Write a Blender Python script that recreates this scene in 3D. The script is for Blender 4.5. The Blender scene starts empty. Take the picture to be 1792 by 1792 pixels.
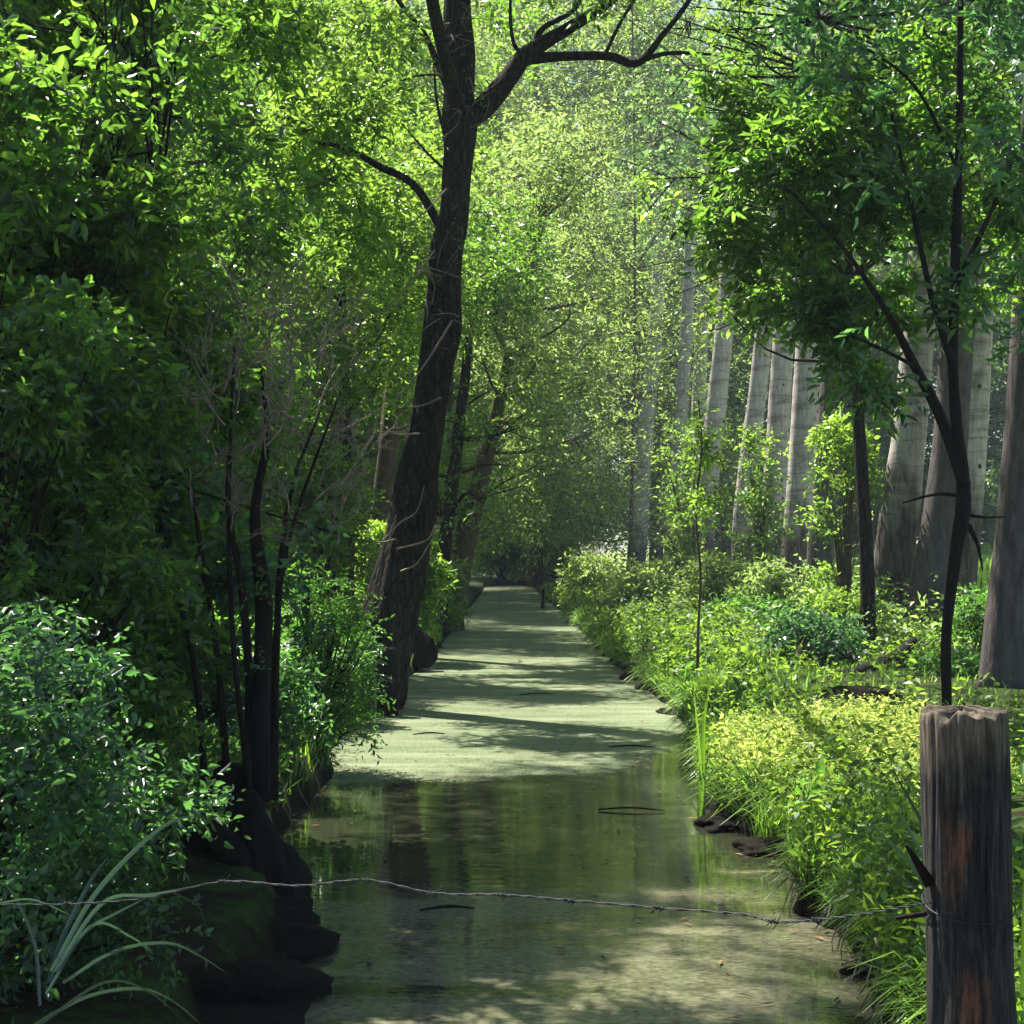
import bpy, math, random
import numpy as np
from mathutils import Vector

R = math.radians
rng = np.random.default_rng(11)
random.seed(5)
C = bpy.context.scene.collection
S = bpy.context.scene

# ------------------------------------------------------------------ camera
H = 1.9            # eye above the water
F = 2600.0         # focal length in pixels of the 1792 px photograph
PITCH = math.atan(84 / F)
cam_d = bpy.data.cameras.new('camera')
cam_d.sensor_width = 36; cam_d.lens = F / 1792 * 36
cam_d.clip_start = 0.05; cam_d.clip_end = 3000
cam = bpy.data.objects.new('camera', cam_d); C.objects.link(cam)
cam.location = (0, 0, H); cam.rotation_euler = (math.pi / 2 + PITCH, 0, 0)
S.camera = cam

def at(px, py, Y):
    a = (px - 896) / F; b = (896 - py) / F
    cy = math.cos(PITCH) - b * math.sin(PITCH); cz = math.sin(PITCH) + b * math.cos(PITCH)
    t = Y / cy
    return np.array((a * t, Y, H + cz * t))

# ------------------------------------------------------------------ light
SUN_EL, SUN_AZ = R(57), R(-38)          # ahead of the camera, a little to the left
SD = np.array((math.sin(SUN_AZ) * math.cos(SUN_EL), math.cos(SUN_AZ) * math.cos(SUN_EL), math.sin(SUN_EL)))
sun_d = bpy.data.lights.new('sun', 'SUN'); sun_d.energy = 5.0; sun_d.angle = R(0.5); sun_d.color = (1, .95, .84)
sun = bpy.data.objects.new('sun', sun_d); C.objects.link(sun)
sun.rotation_euler = Vector(SD).to_track_quat('Z', 'Y').to_euler()
W = bpy.data.worlds.new('World'); S.world = W; W.use_nodes = True
wn = W.node_tree.nodes; bg = wn['Background']
sky = wn.new('ShaderNodeTexSky'); sky.sky_type = 'NISHITA'; sky.sun_disc = False
sky.sun_elevation = SUN_EL; sky.sun_rotation = SUN_AZ
W.node_tree.links.new(sky.outputs[0], bg.inputs[0]); bg.inputs[1].default_value = 0.07
S.view_settings.view_transform = 'Standard'; S.view_settings.look = 'None'
S.view_settings.exposure = 1.6; S.view_settings.gamma = 1
S.render.engine = 'CYCLES'
S.cycles.max_bounces = 5; S.cycles.diffuse_bounces = 2; S.cycles.glossy_bounces = 3
S.cycles.transmission_bounces = 5; S.cycles.volume_bounces = 0; S.cycles.transparent_max_bounces = 4
S.cycles.caustics_reflective = False; S.cycles.caustics_refractive = False
S.cycles.sample_clamp_indirect = 6

# ------------------------------------------------------------------ helpers
_N = np.random.default_rng(3).random((256, 256))
def vnoise(x, y):
    x = np.asarray(x, float); y = np.asarray(y, float)
    xi = np.floor(x).astype(int); yi = np.floor(y).astype(int); fx = x - xi; fy = y - yi
    fx = fx * fx * (3 - 2 * fx); fy = fy * fy * (3 - 2 * fy)
    g = lambda a, b: _N[a % 256, b % 256]
    return (g(xi, yi) * (1 - fx) + g(xi + 1, yi) * fx) * (1 - fy) + (g(xi, yi + 1) * (1 - fx) + g(xi + 1, yi + 1) * fx) * fy
def fbm(x, y, o=3):
    s = 0; a = .5
    for k in range(o):
        s = s + a * vnoise(x * 2 ** k + 17 * k, y * 2 ** k + 5 * k); a *= .5
    return s / (1 - .5 ** o)
def nrm(v):
    return v / (np.linalg.norm(v, axis=-1, keepdims=True) + 1e-9)

def tag(o, label=None, cat=None, group=None, kind=None):
    if label: o['label'] = label
    if cat: o['category'] = cat
    if group: o['group'] = group
    if kind: o['kind'] = kind
    return o
def empty(name, loc, label, cat, group=None):
    o = bpy.data.objects.new(name, None); C.objects.link(o); o.location = [float(c) for c in loc]
    o.empty_display_size = .3
    return tag(o, label, cat, group)
def mesh(name, V, Q, mat, parent=None, smooth=False, var=None):
    """V (n,3) world coordinates, Q (m,4) quads; ONE mesh object"""
    V = np.asarray(V, np.float32); Q = np.asarray(Q, np.int32)
    me = bpy.data.meshes.new(name)
    if parent is not None:
        V = V - np.array(parent_loc(parent), np.float32)
    me.vertices.add(len(V)); me.vertices.foreach_set('co', V.ravel())
    me.loops.add(Q.size); me.loops.foreach_set('vertex_index', Q.ravel())
    me.polygons.add(len(Q)); me.polygons.foreach_set('loop_start', np.arange(0, Q.size, 4, dtype=np.int32))
    me.polygons.foreach_set('loop_total', np.full(len(Q), 4, np.int32))
    me.update(calc_edges=True)
    if smooth: me.polygons.foreach_set('use_smooth', np.ones(len(Q), bool))
    if var is not None:
        at_ = me.attributes.new('var', 'FLOAT', 'POINT'); at_.data.foreach_set('value', np.asarray(var, np.float32))
    me.materials.append(mat)
    o = bpy.data.objects.new(name, me); C.objects.link(o)
    if parent is not None: o.parent = parent
    return o
def parent_loc(p):
    l = np.zeros(3)
    while p is not None:
        l = l + np.array(p.location); p = p.parent
    return l
class MB:
    def __init__(s): s.V = []; s.Q = []; s.n = 0; s.A = []
    def add(s, V, Q, var=None):
        V = np.asarray(V, float); Q = np.asarray(Q, int)
        if len(V) == 0: return
        s.V.append(V); s.Q.append(Q + s.n); s.n += len(V)
        s.A.append(np.full(len(V), .5) if var is None else var)
    def build(s, name, mat, parent=None, smooth=False):
        return mesh(name, np.concatenate(s.V), np.concatenate(s.Q), mat, parent, smooth, np.concatenate(s.A))
def catmull(P, n):
    P = np.asarray(P, float); m = len(P)
    if m == 2:
        t = np.linspace(0, 1, n)[:, None]; return P[0] * (1 - t) + P[1] * t
    E = np.vstack([2 * P[0] - P[1], P, 2 * P[-1] - P[-2]])
    out = []
    for u in np.linspace(0, m - 1 - 1e-6, n):
        i = int(u); t = u - i; a, b, c, d = E[i:i + 4]
        out.append(.5 * ((2 * b) + (-a + c) * t + (2 * a - 5 * b + 4 * c - d) * t * t + (-a + 3 * b - 3 * c + d) * t ** 3))
    return np.array(out)
def tube(P, r, n=8, seg=None, rough=0., cap=True):
    """tapered tube through P with radii r"""
    P = np.asarray(P, float); r = np.asarray(r, float)
    m = seg or max(3, len(P) * 3)
    PR = catmull(np.column_stack([P, r]), m); Pc = PR[:, :3]; rr = np.maximum(PR[:, 3], .0008)
    T = nrm(np.gradient(Pc, axis=0))
    ref = np.array((0, 0, 1.)) if abs(T[0, 2]) < .8 else np.array((1., 0, 0))
    V = []
    ph = rng.random() * 50
    ang = np.arange(n) / n * 2 * np.pi
    for k in range(m):
        u = nrm(np.cross(T[k], ref)); w = np.cross(u, T[k])
        ref = np.cross(T[k], -u) if False else ref
        q = rr[k] * (1 + (rough * (vnoise(np.cos(ang) * 2.2 + ph, np.sin(ang) * 2.2 + k * .22) - .5) * 2 if rough else 0))
        V.append(Pc[k] + np.outer(q * np.cos(ang), u) + np.outer(q * np.sin(ang), w))
    V = np.vstack(V)
    i = np.arange(m - 1)[:, None] * n; j = np.arange(n)[None]; j2 = (j + 1) % n
    Q = np.stack([i + j, i + j2, i + n + j2, i + n + j], -1).reshape(-1, 4)
    if cap:
        V = np.vstack([V, Pc[0], Pc[-1]]); a = m * n
        jj = np.arange(0, n, 2)
        Q = np.vstack([Q, np.stack([np.full(len(jj), a), (jj + 2) % n, (jj + 1) % n, jj], -1),
                       np.stack([np.full(len(jj), a + 1), (m - 1) * n + jj, (m - 1) * n + (jj + 1) % n, (m - 1) * n + (jj + 2) % n], -1)])
    return V, Q

# sunlight reaches these places on the ground through gaps in the crowns
def open_mask(x, y):
    d = fbm(x * 1.3 + 3, y * .55 + 9, 3)
    m = np.zeros_like(x)
    right = (x > 1.2) & (x < 6.5) & (y > 8.3) & (y < 75)
    m = np.where(right, np.where(d > .45, .97, .2), m)
    m = np.where(right & (x > 3.2) & (y > 13) & (y < 25), np.where(d > .62, .9, .0), m)
    m = np.where((x > 1.0) & (x < 3.4) & (y > 8.8) & (y < 13.5), .99, m)
    weed = (x > -2.2) & (x <= 1.3) & (y > 27) & (y < 66)
    m = np.where(weed, np.where(fbm(x * .5, y * .9, 2) > .36, .98, .3), m)
    weed2 = (x > -2.0) & (x <= 1.9) & (y > 13.3) & (y <= 27)
    m = np.where(weed2, np.where(fbm(x * .9 + 7, y * 1.6, 3) > .57, .96, .2), m)
    fore = (x > -1.3) & (x <= 2.3) & (y > 4.8) & (y <= 9.0)
    m = np.where(fore, np.where(fbm(x * .8 + 2, y * 1.3, 2) > .38, .97, .15), m)
    fern = (x < -2.0) & (x > -5) & (y > 15) & (y < 40)
    m = np.where(fern, np.where(d > .5, .8, .1), m)
    m = np.where((x > 6.5) & (y > 24) & (y < 140), .85, m)
    lf = (x < -1.1) & (x > -9) & (y < 15) & (y > 2)
    m = np.where(lf, np.where(fbm(x * 2.1 + 31, y * 1.5 + 3, 2) > np.where(y < 6.5, .60, .42), .98, .15), m)
    m = np.where((x > 5) & (x < 13) & (y > 2) & (y <= 24), np.where(fbm(x * 1.2 + 11, y * 1.2 + 3, 2) > .46, .94, .1), m)
    lf = (x < -1.9) & (y > 40)
    m = np.where(lf, np.where(fbm(x * .7 + 31, y * .5 + 3, 2) > .5, .8, .05), m)
    return m
def keep(P):
    t = (P[:, 2] - .4) / SD[2]
    g = P - SD[None] * t[:, None]
    return rng.random(len(P)) > open_mask(g[:, 0], g[:, 1])

def leaves(P, D, L, k, ll, lw, droop=.25, splay=.9, flat=.5, six=False, whorl=False):
    """twigs from P along D (length L), k leaves each; every leaf a folded blade"""
    n = len(P)
    if n == 0: return np.zeros((0, 3)), np.zeros((0, 4), int), np.zeros(0)
    up = np.array((0, 0, 1.))
    L = np.broadcast_to(np.asarray(L, float), (n,))
    side = nrm(np.cross(D, up + rng.normal(0, .35, (n, 3))))
    t = (np.arange(k) + .6) / k
    t = np.repeat(t[None], n, 0) + rng.normal(0, .04, (n, k))
    pos = P[:, None] + D[:, None] * (L[:, None] * t)[..., None]
    pos[..., 2] -= droop * L[:, None] * t * t
    sg = np.where(np.arange(k) % 2 == 0, 1., -1.)[None, :, None]
    if whorl:
        a = (np.arange(k) * 2.4)[None] + rng.random((n, 1)) * 6
        s2 = np.cross(D, side)
        sd = side[:, None] * np.cos(a)[..., None] + s2[:, None] * np.sin(a)[..., None]
    else: sd = side[:, None] * sg
    ld = nrm(D[:, None] * (1 - .45 * splay) + sd * splay + rng.normal(0, .42, (n, k, 3)) + np.array((0, 0, -droop * .8)))
    nn = nrm(up * flat + rng.normal(0, .75, (n, k, 3)) + (1 - flat) * np.cross(ld, np.broadcast_to(side[:, None], ld.shape)))
    wd = nrm(np.cross(ld, nn)); nn = np.cross(wd, ld)
    sc = rng.uniform(.45, 1.35, (n, k, 1))
    l = ll * sc; w = lw * sc * .5
    pos = pos.reshape(-1, 3); ld = ld.reshape(-1, 3); wd = wd.reshape(-1, 3); nn = nn.reshape(-1, 3)
    l = l.reshape(-1, 1); w = w.reshape(-1, 1); m = len(pos)
    tip = pos + ld * l - nn * l * .18
    lift = nn * w * .35
    if six:
        V = np.stack([pos, pos + ld * l * .3 + wd * w + lift, pos + ld * l * .68 + wd * w * .72 + lift * .5, tip,
                      pos + ld * l * .68 - wd * w * .72 + lift * .5, pos + ld * l * .3 - wd * w + lift], 1).reshape(-1, 3)
        b = np.arange(m)[:, None] * 6
        Q = np.concatenate([b + [0, 1, 2, 3], b + [0, 3, 4, 5]]); v = 6
    else:
        V = np.stack([pos, pos + ld * l * .42 + wd * w + lift, tip, pos + ld * l * .42 - wd * w + lift], 1).reshape(-1, 3)
        Q = np.arange(m)[:, None] * 4 + [0, 1, 2, 3]; v = 4
    return V, Q, np.repeat(np.repeat(rng.random(n), k) * .55 + rng.random(m) * .45, v)

def clump_points(cs, rs, n, sq=.8):
    """twig origins and directions in a set of clumps"""
    cs = np.asarray(cs, float); rs = np.asarray(rs, float)
    w = rs ** 2; idx = rng.choice(len(cs), n, p=w / w.sum())
    d = nrm(rng.normal(0, 1, (n, 3)))
    rad = rng.random(n) ** .45
    P = cs[idx] + d * (rs[idx] * rad)[:, None] * np.array((1, 1, sq))
    D = nrm(d * .8 + rng.normal(0, .55, (n, 3)) + np.array((0, 0, -.1)))
    return P, D

# ------------------------------------------------------------------ materials
class NT:
    def __init__(s, name):
        s.m = bpy.data.materials.new(name); s.m.use_nodes = True; s.t = s.m.node_tree; s.n = s.t.nodes; s.n.clear()
        s.out = s.n.new('ShaderNodeOutputMaterial')
    def node(s, typ, **kw):
        x = s.n.new('ShaderNode' + typ)
        for k, v in kw.items():
            if hasattr(x, k): setattr(x, k, v)
        return x
    def link(s, a, b): s.t.links.new(a, b)
    def setin(s, x, i, v):
        if hasattr(v, 'is_linked') or hasattr(v, 'links'): s.link(v, x.inputs[i])
        elif isinstance(v, (tuple, list)) and len(v) == 3 and x.inputs[i].type == 'RGBA': x.inputs[i].default_value = (*v, 1)
        else: x.inputs[i].default_value = v
    def coord(s, scale=(1, 1, 1), obj=True):
        tc = s.node('TexCoord'); mp = s.node('Mapping'); mp.inputs[3].default_value = scale
        s.link(tc.outputs['Object'] if obj else tc.outputs['Generated'], mp.inputs[0]); return mp.outputs[0]
    def geo(s, scale=(1, 1, 1)):
        g = s.node('NewGeometry'); mp = s.node('Mapping'); mp.inputs[3].default_value = scale
        s.link(g.outputs['Position'], mp.inputs[0]); return mp.outputs[0]
    def noise(s, vec, scale, detail=4, rough=.55, dist=0):
        x = s.node('TexNoise'); s.link(vec, x.inputs['Vector']); x.inputs['Scale'].default_value = scale
        x.inputs['Detail'].default_value = detail; x.inputs['Roughness'].default_value = rough; x.inputs['Distortion'].default_value = dist
        return x.outputs[0]
    def ramp(s, fac, stops):
        x = s.node('ValToRGB'); s.link(fac, x.inputs[0]); e = x.color_ramp.elements
        while len(e) < len(stops): e.new(.5)
        for i, (p, c) in enumerate(stops):
            e[i].position = p; e[i].color = (*c, 1) if len(c) == 3 else c
        return x.outputs[0]
    def mix(s, f, a, b, mode='MIX'):
        x = s.node('MixRGB'); x.blend_type = mode
        s.setin(x, 0, f); s.setin(x, 1, a); s.setin(x, 2, b); return x.outputs[0]
    def math(s, op, a, b=0.):
        x = s.node('Math'); x.operation = op; s.setin(x, 0, a); s.setin(x, 1, b); return x.outputs[0]
    def bump(s, h, strength, dist=.02):
        x = s.node('Bump'); s.link(h, x.inputs['Height']); x.inputs['Strength'].default_value = strength
        x.inputs['Distance'].default_value = dist; return x.outputs[0]
    def pbsdf(s, col, rough=.8, spec=.5, normal=None):
        x = s.node('BsdfPrincipled'); s.setin(x, 'Base Color', col); s.setin(x, 'Roughness', rough)
        x.inputs['Specular IOR Level'].default_value = spec
        if normal is not None: s.link(normal, x.inputs['Normal'])
        return x.outputs[0]
    def done(s, sh):
        s.link(sh, s.out.inputs[0]); return s.m

def leaf_mat(name, a, b, trans, fac=.5, rough=.42, spec=.5, clump=.6):
    t = NT(name)
    at_ = t.node('Attribute'); at_.attribute_name = 'var'
    col = t.ramp(at_.outputs['Fac'], [(.1, tuple(c * .55 for c in a)), (.45, a), (.68, b), (.95, tuple(min(1, c * k) for c, k in zip(b, (2.3, 1.8, 1.6))))])
    ns = t.noise(t.geo(), clump, 2)
    v = t.ramp(ns, [(.3, (.72, .76, .82)), (.72, (1.25, 1.15, .95))])
    col = t.mix(1., col, v, 'MULTIPLY')
    tr = t.mix(1., t.ramp(at_.outputs['Fac'], [(.12, tuple(c * .3 for c in trans)), (.5, tuple(c * .75 for c in trans)), (.9, tuple(min(1, c * 1.25) for c in trans))]), v, 'MULTIPLY')
    p = t.pbsdf(col, rough, spec)
    q = t.node('BsdfTranslucent'); t.link(tr, q.inputs[0])
    m = t.node('MixShader'); m.inputs[0].default_value = fac; t.link(p, m.inputs[1]); t.link(q.outputs[0], m.inputs[2])
    return t.done(m.outputs[0])

def bark_mat(name, dark, light, moss=None, rings=0., scale=1., amount=.5, moss_amt=.55, flecks=False):
    t = NT(name)
    v = t.coord((1, 1, .18)); f = t.noise(v, 16 * scale, 6, .65, .4)
    big = t.noise(t.coord((1, 1, .5)), 2.2, 3)
    col = t.ramp(f, [(.3, dark), (.7, light)])
    if rings:
        rg = t.noise(t.coord((.5, .5, 3.6)), 1.25 * rings, 6, .7, .8)
        k = t.ramp(rg, [(.50, (1, 1, 1)), (.60, (.55, .52, .51)), (.66, (.85, .84, .84))]); col = t.mix(1., col, k, 'MULTIPLY')
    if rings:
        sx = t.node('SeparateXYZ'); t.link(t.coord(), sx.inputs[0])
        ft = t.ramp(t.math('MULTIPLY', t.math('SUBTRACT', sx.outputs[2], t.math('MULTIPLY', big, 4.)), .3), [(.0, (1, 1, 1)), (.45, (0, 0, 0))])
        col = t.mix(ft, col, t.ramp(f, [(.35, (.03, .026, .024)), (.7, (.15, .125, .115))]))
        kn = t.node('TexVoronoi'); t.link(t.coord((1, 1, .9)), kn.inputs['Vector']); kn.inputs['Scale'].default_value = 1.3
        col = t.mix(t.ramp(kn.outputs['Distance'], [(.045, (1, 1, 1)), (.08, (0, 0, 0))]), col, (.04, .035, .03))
    if moss is not None:
        col = t.mix(t.ramp(big, [(moss_amt, (0, 0, 0)), (moss_amt + .15, (.8, .8, .8))]), col, moss)
    if flecks:
        fl = t.noise(t.coord((1, 1, .6)), 34, 3, .75); col = t.mix(t.ramp(fl, [(.60, (0, 0, 0)), (.70, (.75, .75, .75))]), col, (.17, .15, .12))
        vo = t.node('TexVoronoi'); vo.feature = 'DISTANCE_TO_EDGE'; t.link(t.coord((1, 1, .22)), vo.inputs['Vector']); vo.inputs['Scale'].default_value = 13
        f = t.math('ADD', f, t.math('MULTIPLY', t.math('MINIMUM', vo.outputs['Distance'], .18), 3.))
        col = t.mix(t.ramp(vo.outputs['Distance'], [(.0, (1, 1, 1)), (.10, (0, 0, 0))]), col, (.002, .002, .002))
    bp = t.bump(f, amount, .04)
    return t.done(t.pbsdf(col, .9, .12, bp))

M = {}
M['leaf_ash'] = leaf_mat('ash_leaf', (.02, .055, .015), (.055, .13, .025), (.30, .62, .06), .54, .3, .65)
M['leaf_shaded'] = leaf_mat('shade_leaf', (.012, .05, .034), (.032, .10, .055), (.18, .46, .10), .48, .3, .7)  # shaded copy: the cool tint of shade is put into the leaf colour
M['leaf_sunlit'] = leaf_mat('lit_leaf', (.04, .11, .02), (.10, .20, .035), (.40, .69, .08), .6, .35, .5)  # sunlit copy: a brighter, yellower leaf colour for foliage in sun
M['leaf_willow'] = leaf_mat('willow_leaf', (.06, .14, .035), (.14, .24, .07), (.48, .71, .16), .6, .45, .4, .25)
M['leaf_blue'] = leaf_mat('poplar_leaf', (.035, .10, .035), (.09, .18, .06), (.28, .54, .13), .55, .35, .6, .2)
M['leaf_herb'] = leaf_mat('herb_leaf', (.035, .12, .02), (.12, .235, .035), (.36, .62, .06), .5, .45, .4, 1.1)
M['leaf_fern'] = leaf_mat('fern_leaf', (.03, .10, .02), (.07, .18, .035), (.20, .50, .06), .5)
M['grass'] = leaf_mat('grass_blade', (.04, .13, .02), (.11, .23, .04), (.28, .55, .05), .45, .4, .45, 1.)
M['sedge'] = leaf_mat('sedge_blade', (.015, .045, .04), (.04, .085, .07), (.05, .12, .06), .25, .25, .7)
M['dry'] = leaf_mat('dry_stalk', (.2, .15, .09), (.36, .29, .18), (.3, .25, .12), .25, .7, .2)
M['bark_dark'] = bark_mat('dark_ridged_bark', (.002, .0018, .0015), (.045, .036, .030), (.04, .05, .02), scale=1.7, moss_amt=.58, amount=1., flecks=True)
M['bark_black'] = bark_mat('wet_dark_bark', (.004, .0035, .003), (.018, .014, .011))
M['bark_brown'] = bark_mat('brown_bark', (.04, .03, .02), (.13, .10, .07), (.07, .09, .03))
M['bark_poplar'] = bark_mat('grey_poplar_bark', (.27, .235, .215), (.53, .49, .47), (.13, .14, .09), rings=1., scale=.8, amount=.3, moss_amt=.62)
M['bark_poplar_dark'] = bark_mat('furrowed_poplar_bark', (.045, .038, .04), (.14, .12, .12), (.07, .075, .045), scale=.9, amount=.9)
M['litter'] = leaf_mat('fallen_leaf', (.05, .035, .015), (.16, .11, .05), (.1, .07, .02), .1, .7, .2)
M['twig'] = bark_mat('bare_twig_bark', (.10, .08, .06), (.32, .26, .20), scale=3, amount=.1)

# ------------------------------------------------------------------ the ground and the water
SY = np.array([-30, 0, 5, 6.2, 7, 7.6, 8.4, 9.2, 10, 13, 14.5, 19, 22, 28, 47, 66, 106, 112, 260.])
SL = np.array([-.9, -.9, -.98, -1.25, -1.07, -1.12, -1.35, -1.6, -1.65, -1.58, -1.78, -1.9, -1.75, -1.5, -1.72, -1.68, -1.9, .2, .2])
RY = np.array([-30, 0, 6, 7, 7.5, 8.1, 8.9, 9.9, 11, 12, 15.4, 19, 24.7, 29, 49, 76, 106, 112, 260.])
RR = np.array([1.5, 1.5, 1.55, 1.63, 1.72, 1.5, 1.72, 1.78, 1.45, 1.6, 1.86, 2.05, 1.94, 1.83, 1.93, 1.6, 1.4, .1, .1])
def shL(y): return np.interp(y, SY, SL) + .06 * (vnoise(y * 1.7, y * 0 + 3) - .5)
def shR(y): return np.interp(y, RY, RR) + .10 * (vnoise(y * 1.9, y * 0 + 8) - .5)
def ground_z(x, y):
    x = np.asarray(x, float); y = np.asarray(y, float)
    dl = shL(y) - x; dr = x - shR(y)
    d = np.maximum(dl, dr)                                   # >0 on land
    z = np.where(d < 0, -.55 * np.clip(-d / .5, 0, 1) - .03,
                 .26 * np.clip(d / .12, 0, 1) ** .7 + .10 * np.clip(d / 1.5, 0, 1))
    z = z + np.where(d > 0, .10 * (fbm(x * .8, y * .8, 3) - .5) * np.clip(d / .5, 0, 1), 0)
    z = z + np.where(dr > 0, .16 * np.exp(-((y - 11.3) / 1.5) ** 2) * np.exp(-((x - 2.5) / .8) ** 2), 0)
    z = z + np.where(x > 11, .035 * np.clip(y - 34, 0, 80) * np.clip((x - 11) / 4, 0, 1), 0)
    z = z + np.where(dl > .2, .15 * np.clip((dl - .2) / 2, 0, 1), 0)
    return z
def terrain():
    ys = np.concatenate([np.arange(-20, 2, 1.), np.arange(2, 16, .09), np.arange(16, 35, .25), np.arange(35, 90, .8), np.arange(90, 300, 6), np.arange(300, 620, 40)])
    us = np.concatenate([-np.geomspace(420, 4, 36), np.arange(-3.4, 3.9, .08), np.geomspace(4.2, 420, 36)])
    X, Y = np.meshgrid(us, ys); Z = ground_z(X, Y)
    V = np.stack([X, Y, Z], -1).reshape(-1, 3); nx = len(us); ny = len(ys)
    i = np.arange(ny - 1)[:, None] * nx; j = np.arange(nx - 1)[None]
    Q = np.stack([i + j, i + j + 1, i + nx + j + 1, i + nx + j], -1).reshape(-1, 4)
    t = NT('bank_soil')
    n1 = t.noise(t.geo(), 2.5, 6, .65); n2 = t.noise(t.geo(), 28, 5, .7)
    soil = t.ramp(n2, [(.3, (.008, .006, .004)), (.7, (.045, .032, .02))])
    green = t.ramp(n2, [(.3, (.02, .045, .01)), (.7, (.06, .11, .02))])
    col = t.mix(t.ramp(n1, [(.42, (0, 0, 0)), (.56, (1, 1, 1))]), soil, green)
    sx = t.node('SeparateXYZ'); t.link(t.geo(), sx.inputs[0])
    wet = t.ramp(sx.outputs[2], [(.0, (.12, .12, .12)), (.32, (1, 1, 1))])
    green = green
    far = t.math('GREATER_THAN', sx.outputs[0], 9.5)
    col = t.mix(1., col, wet, 'MULTIPLY')
    col = t.mix(far, col, t.ramp(n1, [(.3, (.14, .20, .05)), (.7, (.26, .30, .10))]))
    return tag(mesh('ground', V, Q, t.done(t.pbsdf(col, .95, .08, t.bump(n2, .8, .04))), smooth=True), kind='structure')
terrain()

def water_plane():
    t = NT('canal_water')
    v = t.geo((1, .32, 1))
    film = t.noise(t.geo((.35, 1.25, 1)), 1.2, 5, .6, .6)         # brown silt film floating in bands
    sy = t.node('SeparateXYZ'); t.link(t.geo(), sy.inputs[0])
    bias = t.node('MapRange'); t.link(sy.outputs[1], bias.inputs[0]); bias.inputs[1].default_value = 8.3; bias.inputs[2].default_value = 9.3
    bias.inputs[3].default_value = .05; bias.inputs[4].default_value = -.2
    film = t.math('ADD', film, bias.outputs[0])
    fleck = t.noise(t.geo((1, 1.6, 1)), 22, 3, .6)
    film2 = t.math('ADD', film, t.math('MULTIPLY', t.math('SUBTRACT', fleck, .5), .16))
    mask = t.ramp(film2, [(.43, (.02, .02, .02)), (.60, (.5, .5, .5))])
    rip = t.noise(t.geo((.22, 1., 1)), 11, 3, .55)
    rip2 = t.noise(t.geo((.5, 1., 1)), 2.2, 2)
    bp = t.bump(t.math('ADD', rip, rip2), .04, .05)
    wat = t.node('BsdfPrincipled'); t.setin(wat, 'Base Color', (.022, .027, .014)); wat.inputs['Roughness'].default_value = .03
    wat.inputs['IOR'].default_value = 1.33; wat.inputs['Specular IOR Level'].default_value = 1.; t.link(bp, wat.inputs['Normal'])
    fc = t.ramp(fleck, [(.3, (.13, .13, .07)), (.75, (.36, .34, .23))])
    dust = t.node('BsdfDiffuse'); t.link(fc, dust.inputs[0])
    m = t.node('MixShader'); t.link(mask, m.inputs[0]); t.link(wat.outputs[0], m.inputs[1]); t.link(dust.outputs[0], m.inputs[2])
    mat = t.done(m.outputs[0])
    ys = np.arange(-20, 116, 2.); X = np.array([-6, -3, 0, 3, 6.])
    XX, YY = np.meshgrid(X, ys); V = np.stack([XX, YY, XX * 0], -1).reshape(-1, 3)
    i = np.arange(len(ys) - 1)[:, None] * 5; j = np.arange(4)[None]
    Q = np.stack([i + j, i + j + 1, i + 6 + j, i + 5 + j], -1).reshape(-1, 4)
    tag(mesh('water', V, Q, mat), kind='structure')
water_plane()

def weed_shader(t, c, b):
    d = t.node('BsdfDiffuse'); t.link(c, d.inputs[0])
    g_ = t.node('BsdfPrincipled'); t.setin(g_, 'Base Color', (.02, .025, .012)); g_.inputs['Roughness'].default_value = .12; g_.inputs['IOR'].default_value = 1.33
    t.link(t.bump(t.noise(t.geo((.22, 1., 1)), 11, 3, .55), .06, .05), g_.inputs['Normal'])
    m = t.node('MixShader'); t.link(t.ramp(t.noise(t.geo((.4, 1.2, 1)), 2.2, 4, .7), [(.3, (.10, .10, .10)), (.7, (.42, .42, .42))]), m.inputs[0])
    t.link(d.outputs[0], m.inputs[1]); t.link(g_.outputs[0], m.inputs[2])
    sx = t.node('SeparateXYZ'); t.link(t.geo(), sx.inputs[0])
    e = t.math('SUBTRACT', t.math('SUBTRACT', sx.outputs[1], 13.0), t.math('MULTIPLY', sx.outputs[0], .32))      # metres past the edge of the film
    e = t.math('SUBTRACT', e, t.math('MULTIPLY', t.math('MAXIMUM', t.math('SUBTRACT', sx.outputs[0], .9), 0.), 2.2))
    e = t.math('ADD', e, t.math('MULTIPLY', t.math('SUBTRACT', t.noise(t.geo((.5, 1, 1)), 1.6, 3, .6), .5), .9))
    e = t.math('ADD', e, t.math('MULTIPLY', t.math('SUBTRACT', t.noise(t.geo((1, 1.5, 1)), 26, 3, .7), .5), 1.5))
    cov = t.ramp(e, [(.0, (0, 0, 0)), (.05, (.6, .6, .6)), (.8, (.97, .97, .97))])
    tp = t.node('BsdfTransparent'); m2 = t.node('MixShader'); t.link(cov, m2.inputs[0]); t.link(tp.outputs[0], m2.inputs[1]); t.link(m.outputs[0], m2.inputs[2])
    return t.done(m2.outputs[0])
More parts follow.
